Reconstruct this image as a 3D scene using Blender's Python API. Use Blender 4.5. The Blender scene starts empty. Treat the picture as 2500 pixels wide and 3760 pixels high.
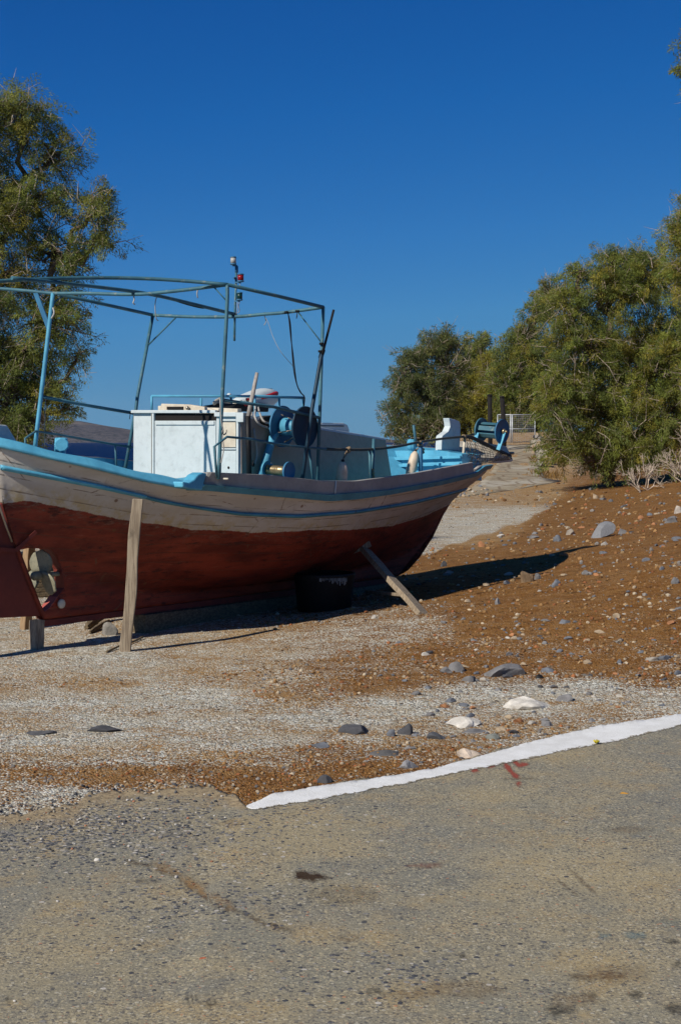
import bpy, bmesh, math, random
import numpy as np
from mathutils import Vector, Matrix
R = math.radians
sc = bpy.context.scene
col = sc.collection
rnd = random.Random(7)
rng = np.random.default_rng(11)

# ------------------------------------------------------------------ camera, sky, sun, exposure
EYE, FPX, CX, HY = 1.7, 5600.0, 1250.0, 1620.0        # eye height (m), focal length / centre / horizon in photo pixels
cd = bpy.data.cameras.new('camera'); cam = bpy.data.objects.new('camera', cd); col.objects.link(cam)
cam.location = (0, 0, EYE); cam.rotation_euler = (R(90), 0, 0)
cd.sensor_fit = 'VERTICAL'; cd.sensor_height = 24.0; cd.sensor_width = 24.0
cd.lens = FPX / 3760 * 24.0; cd.shift_y = -(1880 - HY) / 3760
cd.clip_start = 0.1; cd.clip_end = 20000
sc.camera = cam

SUN_AZ, SUN_EL = 45.0, 38.0                            # light travels towards azimuth SUN_AZ measured from +x to +y
ldir = Vector((math.cos(R(SUN_AZ)) * math.cos(R(SUN_EL)), math.sin(R(SUN_AZ)) * math.cos(R(SUN_EL)), -math.sin(R(SUN_EL))))
sl = bpy.data.lights.new('sun', 'SUN'); so = bpy.data.objects.new('sun', sl); col.objects.link(so)
sl.energy = 4.8; sl.angle = R(0.5); sl.color = (1.0, 0.94, 0.84)
so.rotation_euler = ldir.to_track_quat('-Z', 'Y').to_euler(); so.location = (-20, -15, 20)

w = bpy.data.worlds.new('World'); sc.world = w; w.use_nodes = True
nt = w.node_tree; nt.nodes.clear()
sky = nt.nodes.new('ShaderNodeTexSky'); sky.sky_type = 'NISHITA'; sky.sun_disc = False
sky.sun_elevation = R(SUN_EL); sky.sun_rotation = math.atan2(-ldir.x, -ldir.y) % (2 * math.pi)
sky.altitude = 0; sky.air_density = 0.25; sky.dust_density = 0.0; sky.ozone_density = 10.0
cv_ = nt.nodes.new('ShaderNodeRGBCurve'); sca = nt.nodes.new('ShaderNodeVectorMath'); sca.operation = 'SCALE'; sca.inputs['Scale'].default_value = 0.1
# the camera's polarised response to the clear sky: radiance / 10 -> radiance
for ch, pts in enumerate(([(0, 0), (.0252, .0045), (.035, .0095), (.0553, .030), (.0826, .056), (.155, .088), (.22, .100), (1, .11)],
                          [(0, .012), (.0643, .0844), (.09, .120), (.141, .181), (.2065, .238), (.357, .271), (.48, .275), (1, .275)],
                          [(0, .04), (.20, .342), (.26, .402), (.393, .479), (.537, .503), (.79, .470), (1, .44)])):
    c = cv_.mapping.curves[ch]; c.points[0].location = pts[0]; c.points[1].location = pts[-1]
    for p in pts[1:-1]: c.points.new(*p)
    for p in c.points: p.handle_type = 'VECTOR'
cv_.mapping.update()
bg = nt.nodes.new('ShaderNodeBackground'); bg.inputs['Strength'].default_value = 0.1
up = nt.nodes.new('ShaderNodeVectorMath'); up.operation = 'SCALE'; up.inputs['Scale'].default_value = 10.0
wo = nt.nodes.new('ShaderNodeOutputWorld')
nt.links.new(sky.outputs[0], sca.inputs[0]); nt.links.new(sca.outputs[0], cv_.inputs['Color']); nt.links.new(cv_.outputs[0], up.inputs[0]); nt.links.new(up.outputs[0], bg.inputs[0]); nt.links.new(bg.outputs[0], wo.inputs[0])
sc.view_settings.view_transform = 'Standard'; sc.view_settings.look = 'None'
sc.view_settings.exposure = 0.0; sc.view_settings.gamma = 1.0
sc.view_settings.use_curve_mapping = False
sc.cycles.max_bounces = 6; sc.cycles.diffuse_bounces = 3; sc.cycles.transparent_max_bounces = 8

# ------------------------------------------------------------------ measuring helpers: photo pixel -> place in the world
TH = R(55)
Fv = np.array([math.cos(TH), math.sin(TH)]); Sv = np.array([math.sin(TH), -math.cos(TH)])   # the boat's forward and starboard
OB = np.array([-2.455, 12.5])                          # the heel of the boat's keel
def P(u, v, d): return np.array([(u - CX) / FPX * d, d, EYE - (v - HY) * d / FPX])
def T(u, v, t):                                        # on the upright plane t metres to starboard of the keel
    dx = (u - CX) / FPX; d = (t + OB @ Sv) / (dx * Sv[0] + Sv[1]); return P(u, v, d)
def Q(u, v, s):                                        # on the cross plane s metres ahead of the heel
    dx = (u - CX) / FPX; d = (s + OB @ Fv) / (dx * Fv[0] + Fv[1]); return P(u, v, d)
def Wd(s, t, z): p = OB + s * Fv + t * Sv; return np.array([p[0], p[1], z])
def ST(p): q = np.asarray(p)[:2] - OB; return q @ Fv, q @ Sv
F3 = np.array([Fv[0], Fv[1], 0.0]); S3 = np.array([Sv[0], Sv[1], 0.0]); Z3 = np.array([0, 0, 1.0])
def proj(x, y, z): return CX + FPX * x / y, HY + FPX * (EYE - z) / y

def sstep(a, b, x): t = np.clip((x - a) / (b - a), 0, 1); return t * t * (3 - 2 * t)
def hgt(x, y):                                         # the lie of the land
    x = np.asarray(x, float); y = np.asarray(y, float)
    q = .969 * (x - .9) - .247 * (y - 20.8) - .85
    bank = .16 * .7 * np.logaddexp(0, q / .7) * sstep(9.2, 16, y)
    bank = 2.2 * np.tanh(bank / 2.2)
    a = np.clip(y - 36, 0, 40); far = .00134 * a * a
    slope = .014 * np.clip((x + 1.7) * .77 + (y - 12.4) * .64, 0, 3)
    h = bank + far + slope * sstep(9, 13, y)
    n = .012 * np.sin(1.9 * x + .7 * y + .6) * np.sin(1.3 * y - .8 * x) + .006 * np.sin(5.1 * x + 2.2 * y) * np.sin(4.3 * y - 1.1 * x + 1)
    n = n + .05 * np.sin(.45 * x + .9) * np.sin(.35 * y) * sstep(16, 30, y) + .035 * np.sin(1.1 * x - .6 * y) * np.sin(.8 * y + .5 * x) * sstep(0.5, 3, q) * sstep(12, 18, y)
    h = h + n * sstep(5, 11, y)
    p = -.96 * (x + 13) + .28 * (y - 18)
    land = 1 - sstep(-3, 3, p)
    return land * h + (1 - land) * (-1.8)
def G(u, v):                                           # where the line of sight meets the ground
    dx = (u - CX) / FPX; lo = 3.0; d = lo
    while d < 140:
        z = EYE - (v - HY) * d / FPX
        if z <= hgt(dx * d, d): break
        lo = d; d *= 1.01
    hi = d
    for _ in range(30):
        m = .5 * (lo + hi)
        if EYE - (v - HY) * m / FPX <= hgt(dx * m, m): hi = m
        else: lo = m
    return np.array([dx * hi, hi, float(hgt(dx * hi, hi))])

# ------------------------------------------------------------------ mesh helpers
def nrm(a): a = np.asarray(a, float); l = np.linalg.norm(a); return a / l if l > 1e-9 else a
class MB:
    def __init__(s): s.v = []; s.f = []; s.sm = []; s.marks = []
    def add(s, vs, fs, smooth=False):
        s.marks.append((len(s.v), len(s.f))); n = len(s.v); s.v.extend([tuple(map(float, p)) for p in vs]); s.f.extend([tuple(i + n for i in f) for f in fs]); s.sm.extend([smooth] * len(fs)); return s
    def box(s, c, ax, ay, az):                         # half-axes
        c, ax, ay, az = map(lambda q: np.asarray(q, float), (c, ax, ay, az))
        vs = [c + i * ax + j * ay + k * az for i in (-1, 1) for j in (-1, 1) for k in (-1, 1)]
        return s.add(vs, [(0, 1, 3, 2), (4, 6, 7, 5), (0, 4, 5, 1), (2, 3, 7, 6), (0, 2, 6, 4), (1, 5, 7, 3)])
    def bar(s, a, b, w, t, side=(0, 0, 1)):            # rectangular bar a->b
        a = np.asarray(a, float); b = np.asarray(b, float); d = nrm(b - a); u = nrm(np.cross(d, side)); v = np.cross(u, d)
        return s.box((a + b) / 2, (b - a) / 2, u * w / 2, v * t / 2)
    def tube(s, pts, r, n=8, smooth=True, caps=True):
        pts = [np.asarray(p, float) for p in pts]; m = len(pts)
        rs = [r] * m if np.isscalar(r) else list(r)
        vs = []; up = None
        for i, p in enumerate(pts):
            d = nrm((pts[min(i + 1, m - 1)] - pts[max(i - 1, 0)]))
            if up is None: up = np.array([0, 0, 1.0]) if abs(d[2]) < .9 else np.array([1.0, 0, 0])
            u = nrm(np.cross(d, up)); vv = np.cross(u, d); up = vv
            for k in range(n):
                a = 2 * math.pi * k / n; vs.append(p + rs[i] * (math.cos(a) * u + math.sin(a) * vv))
        fs = [(i * n + k, i * n + (k + 1) % n, (i + 1) * n + (k + 1) % n, (i + 1) * n + k) for i in range(m - 1) for k in range(n)]
        s.add(vs, fs, smooth)
        if caps:
            c = len(s.v) - len(vs); s.f.append(tuple(c + k for k in range(n))[::-1]); s.f.append(tuple(c + (m - 1) * n + k for k in range(n))); s.sm += [False, False]
        return s
    def lathe(s, o, axis, prof, n=32, smooth=True):    # prof: (along axis, radius)
        o = np.asarray(o, float); d = nrm(axis); up = np.array([0, 0, 1.0]) if abs(d[2]) < .9 else np.array([1.0, 0, 0])
        u = nrm(np.cross(d, up)); v = np.cross(u, d); vs = []
        for (h, r) in prof:
            for k in range(n):
                a = 2 * math.pi * k / n; vs.append(o + d * h + r * (math.cos(a) * u + math.sin(a) * v))
        m = len(prof)
        fs = [(i * n + k, i * n + (k + 1) % n, (i + 1) * n + (k + 1) % n, (i + 1) * n + k) for i in range(m - 1) for k in range(n)]
        fs.append(tuple(range(n))[::-1]); fs.append(tuple((m - 1) * n + k for k in range(n)))
        return s.add(vs, fs, smooth)
    def prism(s, poly, off):                           # closed polygon extruded by off
        off = np.asarray(off, float); n = len(poly); poly = [np.asarray(p, float) for p in poly]
        return s.add(poly + [p + off for p in poly], [tuple(range(n))[::-1], tuple(range(n, 2 * n))] + [(i, (i + 1) % n, n + (i + 1) % n, n + i) for i in range(n)])
    def sweep(s, rings, closed=True, smooth=False):
        m = len(rings); n = len(rings[0]); vs = [p for r in rings for p in r]; fs = []
        for i in range(m - 1):
            for k in range(n if closed else n - 1): fs.append((i * n + k, i * n + (k + 1) % n, (i + 1) * n + (k + 1) % n, (i + 1) * n + k))
        if closed: fs.append(tuple(range(n))[::-1]); fs.append(tuple((m - 1) * n + k for k in range(n)))
        return s.add(vs, fs, smooth)
    def pieces(s, name, mt, parent=None, bevel=0):      # every shape added becomes a part of its own
        ends = s.marks[1:] + [(len(s.v), len(s.f))]; out = []
        for (v0, f0), (v1, f1) in zip(s.marks, ends):
            m = MB(); m.v = s.v[v0:v1]; m.f = [tuple(i - v0 for i in f) for f in s.f[f0:f1]]; m.sm = s.sm[f0:f1]; out.append(m.build(name, mt, parent, bevel))
        return out
    def build(s, name, mt, parent=None, bevel=0, origin=None, weld=True):
        v = np.array(s.v)
        if parent is not None:
            o = np.zeros(3); q = parent
            while q is not None: o = o + np.array(q.location); q = q.parent
            loc = np.zeros(3); v = v - o
        else:
            loc = np.array(origin) if origin is not None else np.array([v[:, 0].mean(), v[:, 1].mean(), v[:, 2].min()])
            v = v - loc
        me = bpy.data.meshes.new(name); me.from_pydata(v.tolist(), [], s.f); me.polygons.foreach_set('use_smooth', s.sm)
        bm = bmesh.new(); bm.from_mesh(me); bmesh.ops.recalc_face_normals(bm, faces=bm.faces)
        bm.to_mesh(me); bm.free()
        ob = bpy.data.objects.new(name, me); col.objects.link(ob); ob.location = loc
        if parent is not None: ob.parent = parent
        if mt: me.materials.append(mt)
        if bevel:
            b = ob.modifiers.new('bevel', 'BEVEL'); b.width = bevel; b.segments = 2; b.limit_method = 'ANGLE'; b.angle_limit = R(40)
        return ob
def tag(o, label=None, cat=None, group=None, kind=None):
    if label: o['label'] = label
    if cat: o['category'] = cat
    if group: o['group'] = group
    if kind: o['kind'] = kind
    return o
def empty(name, loc):
    o = bpy.data.objects.new(name, None); o.location = tuple(map(float, loc)); o.empty_display_size = .2; col.objects.link(o); return o
def smooth_path(pts, n=6):                             # Catmull-Rom through the points
    pts = [np.asarray(p, float) for p in pts]; q = [2 * pts[0] - pts[1]] + pts + [2 * pts[-1] - pts[-2]]; out = []
    for i in range(1, len(q) - 2):
        for k in range(n):
            t = k / n; a, b, c, d = q[i - 1:i + 3]
            out.append(.5 * ((2 * b) + (c - a) * t + (2 * a - 5 * b + 4 * c - d) * t * t + (3 * b - a - 3 * c + d) * t ** 3))
    out.append(pts[-1]); return out
def raw_mesh(name, V, Fq, mt, attrs=None, loc=(0, 0, 0), parent=None, smooth=False):   # numpy verts + (n,k) faces
    me = bpy.data.meshes.new(name); V = np.asarray(V, np.float32); Fq = np.asarray(Fq, np.int32); k = Fq.shape[1]
    me.vertices.add(len(V)); me.vertices.foreach_set('co', V.ravel())
    me.loops.add(Fq.size); me.loops.foreach_set('vertex_index', Fq.ravel())
    me.polygons.add(len(Fq)); me.polygons.foreach_set('loop_start', np.arange(0, Fq.size, k, dtype=np.int32)); me.polygons.foreach_set('loop_total', np.full(len(Fq), k, np.int32))
    me.polygons.foreach_set('use_smooth', np.full(len(Fq), smooth))
    for nm, (dom, typ, dat) in (attrs or {}).items():
        a = me.attributes.new(nm, typ, dom); a.data.foreach_set('color' if 'COLOR' in typ else 'value', np.asarray(dat, np.float32).ravel())
    me.update(calc_edges=True); me.validate()
    ob = bpy.data.objects.new(name, me); col.objects.link(ob); ob.location = tuple(map(float, loc))
    if parent is not None: ob.parent = parent
    me.materials.append(mt); return ob

# ------------------------------------------------------------------ materials
class NB:                                              # a small node builder
    def __init__(s, name):
        s.m = bpy.data.materials.new(name); s.m.use_nodes = True; s.t = s.m.node_tree; s.t.nodes.clear()
        s.out = s.n('ShaderNodeOutputMaterial'); s.b = s.n('ShaderNodeBsdfPrincipled'); s.l(s.b.outputs[0], s.out.inputs[0])
        s.co = s.n('ShaderNodeTexCoord').outputs['Object']
    def n(s, t, **k):
        x = s.t.nodes.new(t)
        for a, b in k.items(): setattr(x, a, b)
        return x
    def l(s, a, b): s.t.links.new(a, b)
    def setp(s, i, v):
        if hasattr(v, 'is_linked') or hasattr(v, 'links'): s.l(v, i)
        else: i.default_value = v
    def pos(s): return s.n('ShaderNodeNewGeometry').outputs['Position']
    def mapv(s, v, sc): m = s.n('ShaderNodeMapping'); m.inputs['Scale'].default_value = sc; s.l(v, m.inputs[0]); return m.outputs[0]
    def noise(s, v, scale, detail=4, rough=.6, out=0):
        x = s.n('ShaderNodeTexNoise'); x.inputs['Scale'].default_value = scale; x.inputs['Detail'].default_value = detail; x.inputs['Roughness'].default_value = rough
        if v is not None: s.l(v, x.inputs['Vector'])
        return x.outputs[out]
    def vor(s, v, scale, feat='F1', out='Distance', rand=1.0):
        x = s.n('ShaderNodeTexVoronoi'); x.feature = feat; x.inputs['Scale'].default_value = scale; x.inputs['Randomness'].default_value = rand; s.l(v, x.inputs['Vector']); return x.outputs[out]
    def math(s, op, a, b=0.0, clamp=False):
        x = s.n('ShaderNodeMath'); x.operation = op; x.use_clamp = clamp; s.setp(x.inputs[0], a); s.setp(x.inputs[1], b); return x.outputs[0]
    def rng(s, v, a, b, c=0.0, d=1.0):
        x = s.n('ShaderNodeMapRange'); x.interpolation_type = 'SMOOTHSTEP'; s.l(v, x.inputs[0])
        for i, q in zip((1, 2, 3, 4), (a, b, c, d)): x.inputs[i].default_value = q
        return x.outputs[0]
    def mix(s, f, a, b, mode='MIX'):
        x = s.n('ShaderNodeMix'); x.data_type = 'RGBA'; x.blend_type = mode; s.setp(x.inputs[0], f)
        for i, q in ((6, a), (7, b)):
            if isinstance(q, tuple): x.inputs[i].default_value = (*q[:3], 1)
            else: s.l(q, x.inputs[i])
        return x.outputs[2]
    def attr(s, nm, out='Fac'): x = s.n('ShaderNodeAttribute'); x.attribute_name = nm; return x.outputs[out]
    def ramp(s, v, stops, mode='LINEAR'):
        x = s.n('ShaderNodeValToRGB'); x.color_ramp.interpolation = mode; e = x.color_ramp.elements
        while len(e) < len(stops): e.new(.5)
        for q, (p, c) in zip(e, stops): q.position = p; q.color = (*c[:3], 1)
        s.l(v, x.inputs[0]); return x.outputs[0]
    def bump(s, hgt_, strength=.3, dist=.01, nrm_=None):
        x = s.n('ShaderNodeBump'); x.inputs['Strength'].default_value = strength; x.inputs['Distance'].default_value = dist; s.l(hgt_, x.inputs['Height'])
        if nrm_ is not None: s.l(nrm_, x.inputs['Normal'])
        return x.outputs[0]
    def done(s, colr, rough=.7, nrml=None, metal=0.0, spec=.3):
        if isinstance(colr, tuple): s.b.inputs['Base Color'].default_value = (*colr[:3], 1)
        else: s.l(colr, s.b.inputs['Base Color'])
        s.setp(s.b.inputs['Roughness'], rough); s.b.inputs['Metallic'].default_value = metal; s.b.inputs['Specular IOR Level'].default_value = spec
        if nrml is not None: s.l(nrml, s.b.inputs['Normal'])
        return s.m

def paint(name, c, c2=None, rust=None, amt=.5, scale=5, rough=.55, bump=.25, bscale=45, metal=0.0, fine=14, stretch=(1, 1, 1), chips=.64):
    """weathered paint: two tones, fine dirt and chips that show another colour"""
    b = NB(name); v = b.mapv(b.co, stretch)
    c2 = c2 or tuple(x * .72 for x in c)
    k = b.mix(b.rng(b.noise(v, scale), .35, .68), c, c2)
    k = b.mix(b.rng(b.noise(v, fine, 6, .7), .45, .8, 0, .4), k, tuple(x * .45 for x in c))
    if rust: k = b.mix(b.math('MULTIPLY', b.rng(b.noise(v, scale * 3.3, 8, .75), chips, chips + .05), amt), k, rust)
    return b.done(k, rough, b.bump(b.noise(v, bscale, 5, .7), bump, .006), metal)
def wood(name, c, c2, axis_scale=(1, 1, .06), rough=.85):
    b = NB(name); v = b.mapv(b.co, axis_scale)
    g = b.noise(v, 60, 6, .65)
    k = b.mix(b.rng(g, .38, .62), c, c2)
    k = b.mix(b.rng(b.noise(b.co, 9, 5), .55, .75, 0, .6), k, tuple(x * .5 for x in c2))
    return b.done(k, rough, b.bump(g, .5, .004))

# ground
def ground_mat():
    b = NB('beach_ground'); v = b.pos()
    g = b.attr('gravel'); sd = b.attr('sandy')
    big = b.noise(v, .9, 5, .6); med = b.noise(b.mapv(v, (1, 1.7, 1)), 3.2, 6, .7); fin = b.noise(v, 26, 4, .7)
    brown = b.mix(b.rng(med, .3, .7), (.185, .075, .016), (.28, .14, .042))
    brown = b.mix(b.rng(b.noise(v, 1.5, 5, .7), .45, .65, 0, .6), brown, (.27, .145, .055))
    brown = b.mix(b.rng(b.noise(v, 4.2, 7, .78), .54, .66, 0, .75), brown, (.055, .024, .009))
    brown = b.mix(b.rng(b.noise(b.mapv(v, (1, 1.5, 1)), 13, 5, .75), .54, .66, 0, .65), brown, (.055, .024, .009))
    tan = b.mix(b.rng(med, .3, .7), (.32, .175, .062), (.42, .275, .13))
    tan = b.mix(b.rng(b.noise(b.mapv(v, (.8, 2, 1)), 4.5, 6, .75), .5, .64, 0, .8), tan, (.15, .072, .024))
    soil = b.mix(b.rng(b.math('ADD', sd, b.math('MULTIPLY', b.math('SUBTRACT', b.noise(v, 2.3, 6, .7), .5), 1.3)), .25, .75), brown, tan)
    soil = b.mix(b.rng(fin, .52, .72, 0, .5), soil, (.38, .25, .13))
    cell = b.vor(v, 85, out='Color'); cell2 = b.vor(v, 38, out='Color')
    sep = b.n('ShaderNodeSeparateColor'); b.l(cell, sep.inputs[0]); sep2 = b.n('ShaderNodeSeparateColor'); b.l(cell2, sep2.inputs[0])
    pal = [(0, (.13, .13, .125)), (.12, (.34, .31, .24)), (.30, (.55, .53, .44)), (.50, (.66, .645, .56)), (.68, (.46, .37, .24)), (.80, (.80, .79, .71)), (.965, (.32, .16, .08))]
    st = b.ramp(sep.outputs[0], pal, 'CONSTANT'); st2 = b.ramp(sep2.outputs[1], pal, 'CONSTANT')
    st = b.mix(b.rng(sep2.outputs[0], .70, .74), st, st2)
    dist = b.vor(v, 85); st = b.mix(b.rng(dist, .6, .9, 0, .5), st, (.26, .20, .13))
    st = b.mix(b.rng(big, .35, .7, 0, .25), st, (.60, .58, .49))
    st = b.mix(b.rng(b.noise(b.mapv(v, (.6, 1.4, 1)), 1.7, 6, .7), .45, .68, 0, .6), st, (.42, .31, .18))
    m = b.math('ADD', b.math('MULTIPLY', g, .8), b.math('MULTIPLY', b.math('MULTIPLY', b.math('SUBTRACT', b.noise(b.mapv(v, (.7, 1.1, 1)), 2.4, 5, .65), .5), b.math('ADD', g, .15)), 2.2)); m = b.math('ADD', m, b.math('MULTIPLY', g, .1)); m = b.math('ADD', m, b.math('MULTIPLY', b.math('MULTIPLY', b.math('SUBTRACT', b.noise(b.mapv(v, (.7, 1.3, 1)), 6, 6, .75), .5), b.math('ADD', g, .25)), 1.4)); m = b.math('ADD', m, b.math('MULTIPLY', b.math('SUBTRACT', sep.outputs[2], .5), .8))
    k = b.mix(b.rng(m, .30, .62), soil, st)
    h = b.math('ADD', b.math('MULTIPLY', dist, -.8), b.math('MULTIPLY', b.vor(v, 38), -.6)); h = b.math('ADD', h, b.math('MULTIPLY', fin, .8)); h = b.math('ADD', h, b.math('MULTIPLY', b.noise(v, 7, 5, .7), 1.6))
    return b.done(k, .95, b.bump(h, .85, .018), spec=.1)
def road_mat():
    b = NB('worn_road'); v = b.pos(); c = b.attr('coarse')
    base = b.mix(b.rng(b.noise(v, 1.3, 5, .6), .36, .64), (.37, .305, .185), (.25, .235, .18))
    base = b.mix(b.rng(b.noise(b.mapv(v, (1, .55, 1)), .8, 4), .45, .62, 0, .85), base, (.225, .22, .185)); base = b.mix(b.rng(b.noise(b.mapv(v, (.8, 1, 1)), .47, 4), .52, .66, 0, .7), base, (.42, .345, .205))
    base = b.mix(b.rng(b.noise(v, 3.0, 6, .7), .48, .68, 0, .65), base, (.40, .29, .14)); base = b.mix(b.rng(b.noise(b.mapv(v, (1, 1.5, 1)), 1.9, 6, .7), .52, .68, 0, .6), base, (.17, .17, .155))
    base = b.mix(b.rng(b.noise(v, 55, 6, .8), .42, .72, 0, .7), base, (.13, .12, .095))
    def grains(scale, thr, pal, lo, hi):
        q = b.n('ShaderNodeSeparateColor'); b.l(b.vor(v, scale, out='Color'), q.inputs[0]); d = b.vor(v, scale)
        on = b.math('MULTIPLY', b.math('LESS_THAN', q.outputs[1], thr), b.rng(d, lo, hi, 1, 0)); return on, b.ramp(q.outputs[0], pal, 'CONSTANT')
    pal = [(0, (.085, .085, .09)), (.30, (.18, .17, .14)), (.5, (.47, .40, .26)), (.75, (.33, .29, .21)), (.88, (.50, .46, .36)), (.985, (.48, .22, .12))]
    thr = b.math('ADD', .36, b.math('MULTIPLY', b.rng(b.noise(v, 2.2, 4), .35, .65), .35))
    o0, c0 = grains(150, thr, pal, .5, .75); k = b.mix(b.math('MULTIPLY', o0, .55), base, c0)
    o1, c1 = grains(85, b.math('MULTIPLY', thr, .5), pal, .5, .66); k = b.mix(b.math('MULTIPLY', o1, .7), k, c1)
    o2, c2 = grains(52, b.math('ADD', .004, b.math('MULTIPLY', c, .85)), [(0, (.07, .073, .083)), (.4, (.13, .13, .135)), (.66, (.26, .245, .22)), (.9, (.50, .46, .40))], .48, .6); k = b.mix(o2, k, c2)
    s = b.attr('stain', 'Color'); sa = b.attr('stain', 'Alpha')
    sa = b.math('MULTIPLY', sa, b.rng(b.noise(v, 45, 5, .75), .28, .6, .15, 1)); sa = b.math('MAXIMUM', sa, b.rng(b.attr('stain', 'Alpha'), .82, .95, 0, .95)); k = b.mix(sa, k, s)
    eg = b.math('ADD', b.attr('edge'), b.math('MULTIPLY', b.math('SUBTRACT', b.noise(v, 6, 6, .75), .5), .9)); k = b.mix(b.rng(eg, .42, .80, 0, .92), k, b.mix(b.rng(b.noise(v, 30, 5, .7), .4, .6), (.40, .31, .185), (.24, .18, .11)))
    h = b.math('ADD', b.math('MULTIPLY', o2, .9), b.math('MULTIPLY', b.noise(v, 110, 4, .7), .8)); h = b.math('ADD', h, b.math('MULTIPLY', o1, .4))
    return b.done(k, .92, b.bump(h, .6, .007), spec=.12)
def tint_mat(name, mul=1.0, rough=.9, nscale=30, bump=.5, trans=0):
    b = NB(name); k = b.attr('tint', 'Color')
    n = b.noise(b.pos(), nscale, 5, .7)
    k = b.mix(b.rng(n, .3, .75, 0, .45), k, b.mix(1.0, k, (.5, .48, .46), 'MULTIPLY'))
    m = b.done(k, rough, b.bump(n, bump, .01) if bump else None, spec=.12)
    return m
def leaf_mat(name):
    b = NB(name); k = b.attr('tint', 'Color'); m = b.done(k, .75, spec=.15)
    tr = b.n('ShaderNodeBsdfTranslucent'); b.l(k, tr.inputs[0]); mx = b.n('ShaderNodeMixShader'); mx.inputs[0].default_value = .5
    b.l(b.b.outputs[0], mx.inputs[1]); b.l(tr.outputs[0], mx.inputs[2]); b.l(mx.outputs[0], b.out.inputs[0]); return m
def hull_mat():
    b = NB('hull_paint'); v = b.co; wl = b.attr('waterline'); pl = b.attr('plank')
    st = b.mapv(v, (1, 1, 4.0))
    e = b.math('ADD', wl, b.math('MULTIPLY', b.math('SUBTRACT', b.noise(v, 6, 6, .75), .5), .05))
    wht = b.mix(b.rng(b.noise(st, 2.2, 5), .35, .7), (.60, .545, .47), (.52, .455, .37))
    wht = b.mix(b.math('MULTIPLY', b.rng(wl, .0, .20, 1, 0), b.rng(b.noise(v, 9, 5, .7), .4, .65)), wht, (.50, .38, .19))
    wht = b.mix(b.rng(b.noise(v, 3.3, 8, .8), .66, .71, 0, .8), wht, (.27, .14, .06)); wht = b.mix(b.rng(b.noise(b.mapv(v, (1, 1, .35)), 7, 6, .75), .60, .75, 0, .5), wht, (.33, .25, .16)); wht = b.mix(b.rng(b.noise(v, 1.1, 5, .7), .5, .7, 0, .4), wht, (.70, .66, .60))
    red = b.mix(b.rng(b.noise(st, 1.8, 6, .65), .35, .68), (.29, .048, .023), (.14, .021, .012))
    red = b.mix(b.rng(b.noise(st, 4.0, 7, .75), .545, .62, 0, .8), red, (.045, .014, .012)); red = b.mix(b.rng(b.noise(st, 1.1, 6, .7), .52, .66, 0, .6), red, (.09, .02, .014))
    red = b.mix(b.rng(b.noise(b.mapv(v, (1, 1, 9)), 7, 6, .7), .58, .74, 0, .45), red, (.36, .15, .10))
    k = b.mix(b.rng(e, -.004, .004), red, wht)
    fr = b.math('FRACT', b.math('MULTIPLY', pl, 13.0)); sm = b.math('MULTIPLY', b.rng(fr, 0, .12, 1, 0), b.rng(b.noise(v, 2.7, 5, .7), .42, .55))
    k = b.mix(b.math('MULTIPLY', sm, .75), k, (.08, .05, .035))
    cr = b.vor(b.mapv(v, (1, 1, 1.6)), 1.3, 'DISTANCE_TO_EDGE'); crk = b.math('MULTIPLY', b.rng(b.math('ADD', cr, b.math('MULTIPLY', b.noise(v, 14, 5), .05)), .022, .032, 1, 0), b.rng(b.noise(v, 1.7, 3), .47, .57))
    k = b.mix(b.math('MULTIPLY', crk, .8), k, (.16, .09, .05))
    wn = b.n('ShaderNodeTexWhiteNoise'); wn.noise_dimensions = '1D'; b.l(b.math('FLOOR', b.math('MULTIPLY', pl, 13.0)), wn.inputs['W'])
    k = b.mix(b.math('MULTIPLY', wn.outputs[0], .28), k, b.mix(1.0, k, (.55, .52, .50), 'MULTIPLY'))
    stk = b.mapv(v, (1, 1, .12)); k = b.mix(b.math('MULTIPLY', b.rng(b.noise(stk, 9, 5, .7), .60, .72), b.rng(b.noise(v, 1.6, 3), .45, .6)), k, b.mix(.5, k, (.16, .085, .04)))
    k = b.mix(b.math('MULTIPLY', b.math('MULTIPLY', b.rng(wl, -.16, -.01), b.rng(wl, -.004, .0, 1, 0)), b.rng(b.noise(b.mapv(v, (1, 1, 3)), 12, 6, .75), .5, .68)), k, (.20, .10, .07))
    rr_ = b.vor(b.mapv(v, (1, 1, 1)), 5.0); ro = b.math('MULTIPLY', b.rng(rr_, .05, .11, 1, 0), b.rng(b.noise(v, 2.1, 3), .50, .56)); k = b.mix(b.math('MULTIPLY', ro, .8), k, (.17, .075, .03))
    h = b.math('ADD', b.noise(v, 22, 6, .7), b.math('MULTIPLY', sm, -1.5)); h = b.math('ADD', h, b.math('MULTIPLY', b.noise(v, 3, 3), 2.0))
    return b.done(k, .6, b.bump(h, .3, .01), spec=.25)
def water_mat():
    b = NB('sea_water'); v = b.pos()
    n = b.math('ADD', b.noise(b.mapv(v, (1, .35, 1)), .9, 5, .6), b.math('MULTIPLY', b.noise(v, .12, 3), .6))
    k = b.mix(b.rng(b.noise(b.mapv(v, (.3, 1, 1)), .05, 5, .7), .35, .7), (.0, .006, .042), (.0, .012, .062))
    return b.done(k, .5, b.bump(n, .9, .6), spec=.06)

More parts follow.
